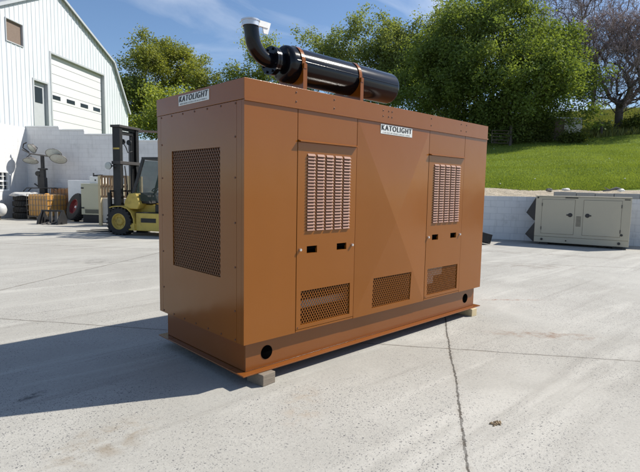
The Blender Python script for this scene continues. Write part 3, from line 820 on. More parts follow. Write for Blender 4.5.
# ------------------------------------------------------------------ forklift
fx, fy = 4.10, 12.85
fF = Vector((-.52, .855, 0)).normalized(); fL = Vector((-fF.y, fF.x, 0))
fo = Vector((fx, fy, 0)) - fL * .56
fk = thing('forklift', 'worn yellow forklift with a black mast parked beside the white block wall', 'forklift', fo, rot_of(fF))
def wheel(parent, x, y, r, w, side, rimm, name='wheel'):
    b = MB(); prof = [(r * .58, -w / 2), (r * .80, -w / 2 * 1.02), (r * .95, -w / 2 * .92), (r * .985, -w / 2 * .6), (r * .985, w / 2 * .6), (r * .95, w / 2 * .92), (r * .80, w / 2 * 1.02), (r * .58, w / 2)]
    b.lathe(prof, (x, y, r), 'y', 40)
    for k in range(22):
        a = 2 * math.pi * k / 22
        for sg in (-1, 1):
            aa = a + (.14 if sg > 0 else 0)
            c_ = Vector((x + math.cos(aa) * r * .965, y + sg * w * .26, r + math.sin(aa) * r * .965))
            e1 = Vector((math.cos(aa), 0, math.sin(aa))); b.bar(c_ - Vector((0, w * .24, 0)), c_ + Vector((0, w * .24, 0)), .055 * r / .44, .07 * r / .44, e1)
    ty = b.build('tyre', M['rubber'], parent, smooth=True)
    b = MB(); f = side * w / 2
    b.lathe([(r * .60, f * .98), (r * .54, f * 1.0), (r * .48, f * .55), (r * .30, f * .50), (r * .24, f * .75), (r * .20, f * .80), (0, f * .80)], (x, y, r), 'y', 32)
    for k in range(8):
        a = 2 * math.pi * k / 8; b.tube([(x + r * .37 * math.cos(a), y + f * .50, r + r * .37 * math.sin(a)), (x + r * .37 * math.cos(a), y + f * .62, r + r * .37 * math.sin(a))], .018 * r / .44, 6)
    b.build('rim', rimm, ty, smooth=True)
for sg in (1, -1):
    wheel(fk, 0, sg * .56, .45, .34, sg, M['yellow'])
    wheel(fk, -1.95, sg * .50, .34, .26, sg, M['yellow'])
# body
b = MB()
b.prism([(-.60, .17), (-1.55, .17), (-1.60, .74), (-.62, .74)], 'y', .30, .68)
b.prism([(-.60, .17), (-1.55, .17), (-1.60, .74), (-.62, .74)], 'y', -.68, -.30)
b.prism([(-.55, .30), (-2.3, .30), (-2.3, 1.0), (-.55, 1.0)], 'y', -.295, .295)
b.prism([(-1.62, .62), (-2.6, .62), (-2.75, .75), (-2.75, 1.15), (-2.55, 1.30), (-1.62, 1.30)], 'y', -.66, .66)
b.prism([(-2.28, .25), (-2.7, .25), (-2.75, .61), (-2.28, .61)], 'y', -.62, .62)
b.build('body', M['yellow'], fk, bevel=.02)
b = MB()
b.prism([(-.15, .86), (-.66, .86), (-.74, 1.02), (-.60, 1.38), (-.34, 1.36), (-.18, 1.10)], 'y', .26, .66)
b.prism([(-.15, .86), (-.66, .86), (-.74, 1.02), (-.60, 1.38), (-.34, 1.36), (-.18, 1.10)], 'y', -.66, -.26)
b.box(-.62, -.22, -.255, .255, .5, 1.25)
b.build('cowl', M['yellow'], fk, bevel=.03)
for sg in (1, -1):
    b = MB()
    pr = [(.34, .90), (.20, .945), (-.10, .955), (-.32, .90), (-.48, .76), (-.57, .55), (-.60, .17)]
    for (p1, p2) in zip(pr, pr[1:]):
        n_ = Vector((p2[1] - p1[1], 0, -(p2[0] - p1[0]))).normalized() * -.025
        b.add([(p1[0], sg * .36, p1[1]), (p1[0], sg * .74, p1[1]), (p2[0], sg * .74, p2[1]), (p2[0], sg * .36, p2[1]),
               (p1[0] + n_.x, sg * .36, p1[1] + n_.z), (p1[0] + n_.x, sg * .74, p1[1] + n_.z), (p2[0] + n_.x, sg * .74, p2[1] + n_.z), (p2[0] + n_.x, sg * .36, p2[1] + n_.z)],
              [(0, 1, 2, 3), (4, 7, 6, 5), (0, 4, 5, 1), (1, 5, 6, 2), (2, 6, 7, 3), (3, 7, 4, 0)])
    b.box(-.62, -.28, sg * .40, sg * .70, .18, .40)
    b.build('fender', M['yellow'], fk)
# mast
b = MB()
for sg in (1, -1):
    y_ = sg * .47
    b.box(.06, .34, y_ - .03, y_ + .03, .16, 3.48); b.box(.06, .10, y_ - sg * .031, y_ - sg * .11, .16, 3.48); b.box(.30, .34, y_ - sg * .031, y_ - sg * .11, .16, 3.48)
b.box(.105, .16, -.435, .435, 3.40, 3.475); b.box(.035, .058, -.5, .5, .5, .66)
b.build('mast', M['mast'], fk, bevel=.006)
b = MB()
for sg in (1, -1):
    y_ = sg * .36; b.box(.14, .27, y_ - .02, y_ + .02, .2, 3.40); b.box(.14, .165, y_ - sg * .021, y_ - sg * .07, .2, 3.4)
b.box(.14, .26, -.34, .34, 3.28, 3.38)
b.build('inner_mast', M['mast'], fk, bevel=.005)
b = MB(); b.box(.03, .37, -.53, .53, 2.30, 2.40); b.build('cross_member', M['mast_grey'], fk, bevel=.006)
b = MB(); b.box(.02, .38, -.55, .55, 3.483, 3.56); b.build('cross_member', M['mast_grey'], fk, bevel=.006)
b = MB()
for sg in (1, -1): b.tube([(.19, sg * .26, .3), (.19, sg * .26, 2.2)], .045, 12); b.tube([(.19, sg * .26, 2.2), (.19, sg * .26, 3.25)], .028, 10); b.tube([(.24, sg * .20, .5), (.24, sg * .2, 3.1)], .014, 6)
b.lathe([(0, -.02), (.09, -.02), (.09, .02), (0, .02)], (.2, .16, 3.05), 'y', 16); b.lathe([(0, -.02), (.09, -.02), (.09, .02), (0, .02)], (.2, -.16, 3.05), 'y', 16)
b.tube([(.06, .33, 3.0), (-.02, .30, 2.85), (.05, .12, 2.7), (.04, -.1, 2.75)], .016, 6)
b.build('lift_cylinder', M['mast'], fk, smooth=True)
b = MB(); b.box(.36, .42, -.60, .60, .18, .30); b.box(.36, .42, -.60, .60, .62, .74)
for y_ in (-.575, -.30, 0, .30, .575): b.box(.385, .415, y_ - .03, y_ + .03, .30, 1.42)
b.box(.43, .50, .46, .60, .06, 1.38); b.box(.39, .41, -.6, .6, .9, 1.0)
b.box(.375, .425, -.6, .6, 1.40, 1.45); b.build('load_backrest', M['mast'], fk, bevel=.004)
for y_ in (.33, -.33):
    b = MB(); b.prism([(.425, .05), (1.95, .03), (1.95, .045), (.50, .105), (.49, .85), (.425, .85)], 'y', y_ - .075, y_ + .075); b.build('fork', M['mast'], fk, bevel=.004)
b = MB()
for sg in (1, -1):
    b.bar((-.36, sg * .60, .98), (-.84, sg * .56, 2.46), .07, .09); b.bar((-1.95, sg * .56, 1.2), (-2.0, sg * .56, 2.46), .07, .09); b.bar((-.80, sg * .56, 2.48), (-2.06, sg * .56, 2.48), .08, .08)
b.bar((-.82, -.56, 2.481), (-.82, .56, 2.481), .08, .075); b.bar((-2.04, -.56, 2.481), (-2.04, .56, 2.481), .08, .075)
for k in range(6): b.bar((-1.0 - k * .17, -.53, 2.49), (-1.0 - k * .17, .53, 2.49), .03, .05)
b.build('overhead_guard', M['black'], fk, bevel=.006)
b = MB(); b.add([(-.42, -.55, 1.15), (-.42, .55, 1.15), (-.82, .52, 2.42), (-.82, -.52, 2.42)], [(0, 1, 2, 3)]); b.add([(-.42, -.55, 1.15), (-.42, .55, 1.15), (-.82, .52, 2.42), (-.82, -.52, 2.42)], [])
b.add([(-.48, .58, 1.12), (-1.88, .58, 1.12), (-1.95, .555, 2.42), (-.86, .555, 2.42)], [(0, 1, 2, 3)])
b.build('windscreen', M['cab_glass'], fk)
b = MB(); st = [(math.cos(2 * math.pi * k / 20) * .17, math.sin(2 * math.pi * k / 20) * .17) for k in range(21)]
b.tube([(-.98 + p_[0] * .85, .05 + p_[1], 1.52 - p_[0] * .5) for p_ in st], .016, 7, caps=False); b.tube([(-.70, .05, 1.1), (-.98, .05, 1.50)], .03, 8); b.build('steering_wheel', M['black'], fk, smooth=True)
b = MB(); b.box(-1.75, -1.25, -.26, .26, 1.02, 1.16); b.prism([(-1.62, 1.16), (-1.76, 1.16), (-1.92, 1.75), (-1.80, 1.77)], 'y', -.24, .24); b.build('seat', M['rubber'], fk, bevel=.04, seg=3)
b = MB(); b.prism([(-.70, 1.04), (-1.02, 1.04), (-.94, 1.30), (-.66, 1.40)], 'y', -.5, .5); b.box(-1.20, -1.90, -.5, .5, .76, 1.015); b.build('dashboard', M['mast'], fk, bevel=.02)
for y_ in (.30, -.30):
    b = MB(); b.tube([(.02, y_, .9), (-.05, y_ * 1.05, 1.6), (.04, y_, 2.25)], .018, 7); b.build('hose', M['rubber'], fk, smooth=True)
b = MB(); b.tube([(-1.0, .42, 1.05), (-1.04, .42, 1.35)], .012, 6); b.tube([(-1.06, .48, 1.05), (-1.10, .48, 1.33)], .012, 6); b.build('lever', M['black'], fk)
b = MB(); b.box(-.80, -1.35, .6805, .6835, .44, .58); b.build('warning_stripe', M['mast'], fk)
b = MB(); b.box(-.60, -1.5, .30, .66, .742, .76); b.build('step_mat', M['rubber'], fk)
b = MB(); b.bar((.2, .49, 2.24), (.42, .52, 2.24), .04, .04); b.lathe([(0, -.06), (.07, -.05), (.12, .03), (.12, .07)], (.44, .55, 2.24), 'y', 16); b.build('work_lamp', M['black'], fk, smooth=True)
b = MB(); b.lathe([(0, .075), (.10, .075), (.12, .07)], (.44, .55, 2.24), 'y', 16); b.build('lens', M['lens'], fk, smooth=True)
b = MB(); b.box(.08, .32, .5005, .5035, 2.78, 2.83); b.build('mast_sticker', M['yellow'], fk)

# ------------------------------------------------------------------ clutter by the barn
def pallet(b, cx, cy, z, w, d, mi=0):
    for k in range(5): b.box(cx - w / 2, cx + w / 2, cy - d / 2 + k * d / 4.6, cy - d / 2 + k * d / 4.6 + d * .12, z + .11, z + .13, mi)
    for k in (-1, 0, 1): b.box(cx + k * (w / 2 - .05) - .045, cx + k * (w / 2 - .05) + .045, cy - d / 2, cy + d / 2, z + .02, z + .108, mi)
def ibc(loc, rz, liq, label, z=0.0, w=1.2, d=1.0, hgt=1.02):
    t = thing('liquid_tote', label, 'liquid tank', (loc.x, loc.y, z), rz, 'caged liquid tanks by the barn')
    b = MB(); pallet(b, 0, 0, 0, w, d); b.build('pallet', M['wood'], t)
    b = MB(); b.box(-w / 2 + .03, w / 2 - .03, -d / 2 + .03, d / 2 - .03, .14, .14 + hgt - .05); b.lathe([(0, .06), (.11, .06), (.11, 0)], (0, 0, .14 + hgt - .05), 'z', 20)
    b.build('bottle', liq, t, bevel=.06, seg=3)
    b = MB()
    for k in range(5):
        z_ = .16 + k * (hgt - .05) / 4; 
        for (p, q) in (((-w/2, -d/2), (w/2, -d/2)), ((w/2, -d/2), (w/2, d/2)), ((w/2, d/2), (-w/2, d/2)), ((-w/2, d/2), (-w/2, -d/2))): b.bar((*p, z_), (*q, z_), .018, .018)
    for k in range(8):
        x_ = -w / 2 + k * w / 7
        for y_ in (-d / 2, d / 2): b.bar((x_, y_, .13), (x_, y_, .14 + hgt - .03), .016, .016, (1, 0, 0))
    for k in range(1, 6):
        y_ = -d / 2 + k * d / 6
        for x_ in (-w / 2, w / 2): b.bar((x_, y_, .13), (x_, y_, .14 + hgt - .03), .016, .016, (1, 0, 0))
    b.build('cage', M['steel_dull'], t)
    return t
M['steel_dull'] = plain('dull cage steel', (.16, .15, .14), .55, .5)
vrot = rot_of(RT)
ibc(cw(-12.45, 22.3), vrot + R(-22), M['amber'], 'caged tank of bright amber liquid in front of the stacked tyres', 0.02, 1.25, 1.05)
ibc(cw(-12.15, 23.75), vrot + R(-10), M['amber_dark'], 'caged tank of brown liquid standing behind the bright amber one', .30, 1.4, 1.0)
b = MB(); pallet(b, 0, 0, 0, 1.3, 1.0); pallet(b, 0, 0, .145, 1.3, 1.0)
k = b.build('pallet_stack', M['wood'], loc=cw(-12.15, 23.75, 0.0), rotz=vrot + R(-10)); tag(k, 'two stacked pallets under the tank of brown liquid', 'pallets')
# tyres
def tyre_mesh(r, w, ri):
    b = MB(); b.lathe([(ri, -w / 2 * .9), (r * .82, -w / 2), (r * .95, -w / 2 * .86), (r, -w / 2 * .6), (r, w / 2 * .6), (r * .95, w / 2 * .86), (r * .82, w / 2), (ri, w / 2 * .9), (ri, -w / 2 * .9)], (0, 0, 0), 'z', 36)
    for k in range(30):
        a = 2 * math.pi * k / 30; b.bar((math.cos(a) * r * .985, math.sin(a) * r * .985, -w * .36), (math.cos(a + .08) * r * .985, math.sin(a + .08) * r * .985, w * .36), .05, .04, (math.cos(a), math.sin(a), 0))
    return b
tp = cw(-13.75, 22.75)
places = ['lowest of the black tyres stacked beside the amber tank', 'second tyre from the ground in the stack beside the amber tank', 'third tyre from the ground in the stack beside the amber tank', 'topmost black tyre of the stack beside the amber tank']
t0 = tyre_mesh(.48, .27, .28).build('tyre', M['rubber'], smooth=True)
for k in range(4):
    o = t0 if k == 0 else t0.copy()
    if k: COL.objects.link(o)
    o.location = (tp.x + random.uniform(-.03, .03), tp.y + random.uniform(-.03, .03), .14 + .275 * k); o.rotation_euler = (0, 0, k * .7)
    tag(o, places[k], 'tyre', 'stacked black tyres')
b = MB()
nseg = 20; vs_ = []
for j, (rr, zz) in enumerate(((0, .06), (.25, .055), (.42, .04), (.53, .0), (.57, -.06), (.585, -.11))):
    for k2 in range(nseg):
        a = 2 * math.pi * k2 / nseg; q = 1 + .07 * math.sin(3 * a + j) + .05 * math.sin(7 * a + 2 * j); vs_.append((rr * q * math.cos(a), rr * q * math.sin(a), zz + (.03 * math.sin(5 * a + j) if j > 1 else 0)))
b.add(vs_, [(j * nseg + k2, j * nseg + (k2 + 1) % nseg, (j + 1) * nseg + (k2 + 1) % nseg, (j + 1) * nseg + k2) for j in range(5) for k2 in range(nseg)])
k = b.build('tarpaulin', plain('dirty tarpaulin', (.42, .42, .41), .7), smooth=True, loc=(tp.x, tp.y, 1.16)); tag(k, 'crumpled pale tarpaulin draped over the stacked tyres', 'tarpaulin')
# black tubular rack lying on top, behind
b = MB()
for y_ in (-.22, .22): b.tube([(-.75, y_, .0), (-.6, y_, .14), (.55, y_, .16), (.72, y_, .02)], .025, 8)
for x_ in (-.5, -.2, .1, .4): b.tube([(x_, -.22, .15), (x_ + .1, .22, .15)], .018, 8)
rp_ = cw(-13.1, 23.1, 1.27)
b.tube([(-.75, -.22, 0), (-.75, -.22, -.03)], .02, 6)
k = b.build('pipe_rack', M['black'], smooth=True, loc=rp_, rotz=vrot + R(4)); tag(k, 'black tubular rack lying on the pale tarpaulin and amber tank', 'rack')
# gas tank at the left edge
gp = cw(-14.52, 21.3)
gt = thing('gas_tank', 'white horizontal gas tank with a blue mark at the left edge', 'gas tank', gp, vrot + R(12))
b = MB(); rr = .29; pf = [(0, -.75), (.10, -.745), (.2, -.70), (.27, -.62), (rr, -.52), (rr, .52), (.27, .62), (.2, .70), (.10, .745), (0, .75)]
b.lathe(pf, (0, 0, .46), 'x', 32); b.build('tank_shell', M['tankgrey'], gt, smooth=True)
b = MB(); b.lathe([(.14, 0), (.16, 0), (.16, .15), (.14, .15), (.14, 0)], (.1, 0, .74), 'z', 20); b.build('valve_collar', M['white'], gt, smooth=True)
b = MB(); b.box(-.45, -.38, -.2, .2, 0, .24); b.build('foot', M['steel_dull'], gt)
b = MB(); b.box(.38, .45, -.2, .2, 0, .24); b.build('foot', M['steel_dull'], gt)
b = MB(); b.add([(.36 + .16 * math.cos(a), -rr * math.cos(.35 * math.sin(a)) - .003, .46 + .10 * math.sin(a)) for a in [2 * math.pi * k / 16 for k in range(16)]], [tuple(range(16))]); b.build('decal', M['blue'], gt)
# light tower
lp = cw(-13.30, 23.55)
lt = thing('light_tower', 'black light tower mast with four pale oval floodlights by the block wall', 'light tower', lp, vrot)
b = MB(); b.box(-.13, .13, -.13, .13, .3, 1.9); b.box(-.10, .10, -.10, .10, 1.9, 2.35); b.box(-.065, .065, -.065, .065, 2.35, 2.95); b.box(-.16, .16, -.15, .15, 2.28, 2.36); b.box(-.12, .12, -.12, .12, 1.82, 1.92); b.lathe([(0, -.06), (.12, -.06), (.12, .06), (0, .06)], (-.22, -.02, 2.1), 'y', 16); b.bar((-.18, 0, 1.45), (-.40, -.05, 1.62), .06, .06); b.box(-.24, -.13, -.06, .06, 1.4, 2.1)
b.build('mast', M['black'], lt, bevel=.01)
b = MB(); b.box(-.8, .8, -.08, .08, .18, .3); b.box(-.08, .08, -.8, .8, .18, .299)
for (x_, y_) in ((-.76, 0), (.76, 0), (0, -.76), (0, .76)): b.box(x_ - .06, x_ + .06, y_ - .06, y_ + .06, 0, .178)
b.build('outrigger', M['black'], lt)
b = MB(); b.bar((-.62, 0, 3.04), (.55, 0, 2.90), .07, .07); b.bar((-.55, 0, 3.03), (-.75, -.12, 2.78), .05, .05); b.bar((.3, 0, 2.93), (.62, -.15, 2.72), .05, .05); b.bar((-.6, 0, 3.05), (-.92, -.05, 3.22), .05, .05); b.build('crossbar', M['steel_dull'], lt, bevel=.005)
def lamp(c, nrm, a, bb):
    n_ = Vector(nrm).normalized(); q = Vector((0, 0, 1)).rotation_difference(n_).to_matrix().to_4x4(); q.translation = Vector(c)
    b = MB(); b.M = q @ Matrix.Diagonal((a, bb, 1, 1)); b.lathe([(0, -.19), (.25, -.185), (.55, -.14), (.85, -.06), (1, 0), (1.03, .0), (1.03, .02), (.98, .02)], (0, 0, 0), 'z', 28)
    h_ = b.build('floodlight', M['steel_dull'], lt, smooth=True)
    b = MB(); b.M = q @ Matrix.Diagonal((a, bb, 1, 1)); b.lathe([(0, .055), (.5, .045), (.98, .012)], (0, 0, 0), 'z', 28); b.build('lens', M['lens'], h_, smooth=True)
    b = MB(); b.M = q; b.tube([(0, -bb, 0), (0, -bb * .6, -.2), (0, bb * .6, -.2), (0, bb, 0)], .018, 6); b.build('yoke', M['black'], h_)
lamp((-.42, -.25, 2.68), (.05, -.50, -.86), .33, .24)
lamp((-.48, -.02, 3.28), (-.42, -.62, -.62), .30, .23)
lamp((.60, -.10, 3.05), (.05, -.85, -.45), .37, .25)
lamp((.88, -.22, 2.80), (.12, -.80, -.6), .37, .25)
b = MB(); b.tube([(-.62, 0, 3.10), (-.85, -.1, 3.30), (-.80, -.12, 3.48), (-.66, -.1, 3.55)], .03, 8); b.build('bracket', M['black'], lt, smooth=True)
# black fork carriage on the ground
at_ = thing('fork_carriage', 'black steel lift attachment lying on the concrete before the amber tank', 'lift attachment', cw(-10.85, 19.75), vrot + R(-6))
for x_ in (-.40, .40):
    b = MB(); b.prism([(-.34, 0), (.30, 0), (.30, .22), (.12, .56), (.0, .56), (-.30, .16)], 'y', 0, .05)
    for i_, v in enumerate(b.v): b.v[i_] = (x_ + v[1] * (1 if x_ > 0 else -1), v[0], v[2])
    b.build('side_plate', M['black'], at_, bevel=.006)
b = MB(); b.bar((-.46, .03, .54), (.46, .03, .54), .07, .07); b.bar((-.44, .2, .12), (.44, .2, .12), .06, .12); b.build('crossbar', M['black'], at_, bevel=.005)
for x_ in (-.2, .05): b = MB(); b.prism([(.17, .5), (.10, .5), (.08, .10), (-.42, .04), (-.42, .02), (.17, .02)], 'x', x_, x_ + .10); b.build('tine', M['steel_dull'], at_, bevel=.004)
# leaning wheel with a red rim
lw = thing('loose_wheel', 'big black tyre with a red rim leaning on the beige cabinet', 'wheel', (0, 0, 0))
b = tyre_mesh(.60, .40, .33); ty = b.build('tyre', M['rubber'], lw, smooth=True)
b = MB(); b.lathe([(.335, .17), (.31, .18), (.28, .06), (.18, .03), (.10, .06), (0, .07)], (0, 0, 0), 'z', 32); rm = b.build('rim', M['red'], lw, smooth=True)
b = MB(); b.lathe([(0, .10), (.05, .10), (.06, .06)], (0, 0, 0), 'z', 18)

b.build('hub', M['white'], lw, smooth=True)
axis = (RT * -.62 - Vector((math.sin(ya), math.cos(ya), 0)) * .80 + Vector((0, 0, .30))).normalized()
lw.rotation_mode = 'QUATERNION'; lw.rotation_quaternion = Vector((0, 0, 1)).rotation_difference(axis)
q_ = cw(-10.66, 21.45); lw.location = (q_.x, q_.y, .615)
# beige cabinet machine
bc = thing('machine_cabinet', 'beige steel machine cabinet with black hinges behind the forklift forks', 'cabinet', cw(-9.75, 21.25), vrot + R(-8))
b = MB(); b.box(-.42, 1.1, -.4, .5, .34, 1.66); b.build('housing', M['beige'], bc, bevel=.015)
b = MB(); b.box(-.36, .9, -.415, -.402, .62, 1.60); dr = b.build('door', M['beige'], bc, bevel=.004)
b = MB(); b.box(-.40, -.28, -.43, -.416, 1.44, 1.50); b.build('hinge', M['black'], dr)
b = MB(); b.box(-.40, -.28, -.43, -.416, .60, .66); b.build('hinge', M['black'], dr)
b = MB(); 
for k in range(7): b.box(-.25, .55, -.412, -.4015, .40 + k * .025, .413 + k * .025)
b.build('vent', M['black'], bc)
b = MB(); b.box(-.38, 1.05, -.36, .46, .0, .336); b.build('skid', M['black'], bc)
# white container behind
b = MB(); b.box(-.55, .85, -.45, .45, .02, 1.80); k = b.build('white_cabinet', M['white'], bevel=.02, loc=cw(-10.85, 22.6), rotz=vrot + R(-5)); tag(k, 'plain tall white cabinet behind the leaning red rimmed wheel', 'cabinet')
wb = thing('water_box', 'small white plastic box with a black lid fitting on the beige cabinet', 'box', cw(-9.62, 21.3, 1.663), vrot + R(-8))
b = MB(); b.box(-.28, .30, -.25, .25, 0, .30); b.build('box_shell', M['offwhite'], wb, bevel=.02)
b = MB(); b.tube([(-.2, 0, .34), (.18, 0, .36)], .04, 8); b.tube([(-.24, 0, .30), (-.24, 0, .46)], .03, 8); b.box(-.03, .03, -.262, -.251, .12, .18); b.build('fitting', M['black'], wb)
# timber crate behind the mast
ct = thing('timber_crate', 'pale slatted timber crate standing behind the forklift mast', 'crate', cw(-8.02, 19.7), vrot + R(-8))
for (x_, y_) in ((-.62, -.45), (.62, -.45), (-.62, .45), (.62, .45)):
    b = MB(); b.box(x_ - .05, x_ + .05, y_ - .05, y_ + .05, 0, 1.98); b.build('post', M['wood_new'], ct)
b = MB()
for k in range(10): x_ = -.55 + k * .122; b.box(x_, x_ + .085, -.497, -.475, 1.15, 1.94)
for z_ in (1.12, 1.52, 1.90): b.box(-.56, .56, -.474, -.45, z_, z_ + .09)
b.build('slats', mk_wood('brown slats', (.24, .14, .07), (.38, .25, .14)), ct)
b = MB(); b.box(-.56, .56, -.42, .42, .12, 1.10); b.build('load', plain('grey parcel', (.42, .40, .36), .8), ct, bevel=.03)
# brown rail on the wing wall, behind forklift
b = MB(); b.bar((5.4, .35, 4.25), (9.0, .35, 4.12), .08, .10); b.bar((5.5, .35, 3.85), (5.5, .35, 4.2), .07, .07); b.bar((8.8, .35, 3.5), (8.8, .35, 4.1), .07, .07)
k = b.build('guard_rail', M['rusty'], loc=C0, rotz=rot_of(nB)); tag(k, 'rusty brown guard rail along the top of the stepped wall', 'rail')

# black bin beyond the generator
bn = thing('black_bin', 'small black plastic bin tipped over on the concrete past the generator', 'bin', cw(4.97, 15.0), rot_of(RT) + R(15))
b = MB(); b.M = Matrix.Rotation(R(14), 4, 'Y')
b.box(-.22, .18, -.2, .2, .06, .085); b.box(-.22, -.195, -.2, .2, .09, .36); b.box(.155, .18, -.2, .2, .09, .36); b.box(-.19, .15, -.2, -.175, .09, .36); b.box(-.19, .15, .175, .2, .09, .36)
b.build('bin_shell', M['rubber'], bn, bevel=.008)
# bits on the wall top
def stone(name, loc, s, mat, label, cat, seed):
    bm = bmesh.new(); bmesh.ops.create_icosphere(bm, subdivisions=3, radius=1); r_ = random.Random(seed)
    ph = [r_.uniform(0, 6) for _ in range(6)]
    for v in bm.verts:
        k_ = 1 + .18 * math.sin(3 * v.co.x + ph[0]) * math.cos(2.5 * v.co.y + ph[1]) + .13 * math.sin(5 * v.co.z + ph[2] + 3 * v.co.x)
        v.co = Vector((v.co.x * s[0] * k_, v.co.y * s[1] * k_, v.co.z * s[2] * k_))
    me_ = bpy.data.meshes.new(name); bm.to_mesh(me_); bm.free(); me_.materials.append(mat)
    o = bpy.data.objects.new(name, me_); COL.objects.link(o); o.location = loc; o.rotation_euler = (0, 0, r_.uniform(0, 6)); tag(o, label, cat); return o
M['stone'] = plain('dark stone', (.16, .15, .14), .85, var=.3, bump=.5)
M['stone_l'] = plain('pale stone', (.62, .61, .58), .85, var=.2, bump=.5)
M['clod'] = plain('dry dirt', (.27, .20, .12), .95, var=.4, scale=30, bump=.8)
def on_wall(s, y, z): z += .07; q = W_A + dW * s + nW * y; return (q.x, q.y, z)
sW = lambda lat, fw: (cw(lat, fw) - W_A).dot(dW)
a_ = sW(9.2, 14.9)
stone('white_rag', on_wall(a_ + .02, .13, 1.66), (.12, .09, .055), M['white'], 'crumpled white rag on the coping above the tan generator', 'rag', 3)
b = MB(); b.tube([(-.34, 0, .03), (-.15, .02, .06), (.02, 0, .12), (.16, -.02, .10)], [.02, .03, .045, .02], 7); b.tube([(-.15, .02, .06), (-.30, .05, .14)], [.02, .01], 6)
k = b.build('dead_branch', M['stone'], smooth=True, loc=on_wall(a_ - .14, .1, 1.60), rotz=rot_of(dW)); tag(k, 'short dark dead branch lying beside the white rag', 'branch')
a_ = sW(7.4, 15.9)
stone('wall_stone', on_wall(a_, .05, 1.63), (.10, .09, .06), M['stone'], 'dark loose stone on the coping left of the rag', 'stone', 5)
stone('wall_stone', on_wall(a_ + .5, .12, 1.66), (.13, .09, .045), M['stone_l'], 'pale flat stone on the coping near the dark one', 'stone', 9)
cl_ = thing('dirt_clod', 'small brown clump of dry dirt lying on the concrete in front', 'clump', (.99, -1.66, 0))
b = MB()
rc2 = random.Random(2)
for k in range(44):
    x_, y_ = rc2.gauss(0, .020), rc2.gauss(0, .012); r_ = rc2.uniform(.003, .010)
    b.lathe([(0, 0), (r_, 0), (r_ * .9, r_ * .8), (r_ * .4, r_ * 1.3), (0, r_ * 1.35)], (x_, y_, 0), 'z', 7)
b.build('crumbs', M['clod'], cl_)

# ------------------------------------------------------------------ vegetation
def leaves_mesh(name, cent, spread, n_per, size, mat, parent, seed, droop=.0, up=.35):
    r_ = np.random.default_rng(seed); N = len(cent) * n_per
    c = np.repeat(np.asarray(cent, float), n_per, axis=0)
    off = r_.normal(0, 1, (N, 3)) * spread * np.array([1, 1, .75]); P = c + off
    a = r_.normal(0, 1, (N, 3)); a /= np.linalg.norm(a, axis=1)[:, None]
    nn = r_.normal(0, 1, (N, 3)); nn[:, 2] = np.abs(nn[:, 2]) + up; nn /= np.linalg.norm(nn, axis=1)[:, None]
    t_ = a - nn * np.sum(a * nn, 1)[:, None]; t_ /= np.linalg.norm(t_, axis=1)[:, None]; s_ = np.cross(nn, t_)
    sz = size * r_.uniform(.6, 1.35, N)[:, None]
    v = np.empty((N, 4, 3)); v[:, 0] = P - t_ * sz * .55; v[:, 1] = P + s_ * sz * .36 + nn * sz * .10; v[:, 2] = P + t_ * sz * .6; v[:, 3] = P - s_ * sz * .36 + nn * sz * .10
    me_ = bpy.data.meshes.new(name); me_.vertices.add(N * 4); me_.vertices.foreach_set('co', v.reshape(-1))
    me_.loops.add(N * 4); me_.loops.foreach_set('vertex_index', np.arange(N * 4)); me_.polygons.add(N)
    me_.polygons.foreach_set('loop_start', np.arange(N) * 4); me_.update(calc_edges=True)
    at = me_.attributes.new('tint', 'FLOAT', 'FACE'); cl2 = np.repeat(r_.uniform(0, 1, len(cent)), n_per)
    at.data.foreach_set('value', np.clip(cl2 * .55 + r_.uniform(0, .45, N), 0, 1).astype(np.float32))
    me_.materials.append(mat); o = bpy.data.objects.new(name, me_); COL.objects.link(o); o.parent = parent
    return o
def skeleton(h_tr, env, ncl, seed, step=.7, shell=.55, tip=.012, expo=2.3, lean=0.0, up=.25):
    """env: function(n, rng)->points in the crown. returns cluster centres, node list, parents, radii"""
    r_ = np.random.default_rng(seed)
    pts = env(ncl, r_)
    nodes = [np.array([0, 0, z * 1.0]) + np.array([lean * z * .15, .05 * math.sin(z), 0]) for z in np.arange(0, h_tr + .01, step)]
    nodes[0] = np.array([0, 0, -.4])
    par = [-1] + list(range(len(nodes) - 1)); top = nodes[-1]
    order = np.argsort(np.linalg.norm(pts - top, axis=1)); cap = np.empty((200000, 3)); cap[:len(nodes)] = nodes; n = len(nodes); dl = np.zeros(200000)
    for i in range(n): dl[i] = 0
    tips = []
    ntr = max(1, n - 3)
    for c in pts[order]:
        dd = np.linalg.norm(cap[:n] - c, axis=1)
        cost = dd + .28 * dl[:n]
        # prefer starting points below the target
        cost = cost + np.maximum(0, cap[:n, 2] - c[2]) * .8; cost[:ntr] += 3
        j = int(np.argmin(cost)); a = cap[j]; L_ = np.linalg.norm(c - a); k = max(1, int(round(L_ / step)))
        bow = np.array([0, 0, up * L_ * .35]) + r_.normal(0, .07 * L_, 3); prev = j
        for q in range(1, k + 1):
            t_ = q / k; p = a + (c - a) * t_ - bow * (t_ * (1 - t_)) * -1.0 * (1 if c[2] > a[2] else .4) + r_.normal(0, .05 * step, 3) * (q < k)
            cap[n] = p; par.append(prev); dl[n] = dl[prev] + np.linalg.norm(p - cap[prev]); prev = n; n += 1
        tips.append(prev)
    rad = np.zeros(n)
    ch = np.zeros(n)
    for i in range(n - 1, -1, -1):
        if ch[i] == 0: ch[i] = tip ** expo
        if par[i] >= 0: ch[par[i]] += ch[i]
    rad = ch ** (1 / expo)
    return cap[:n].copy(), par, rad, tips
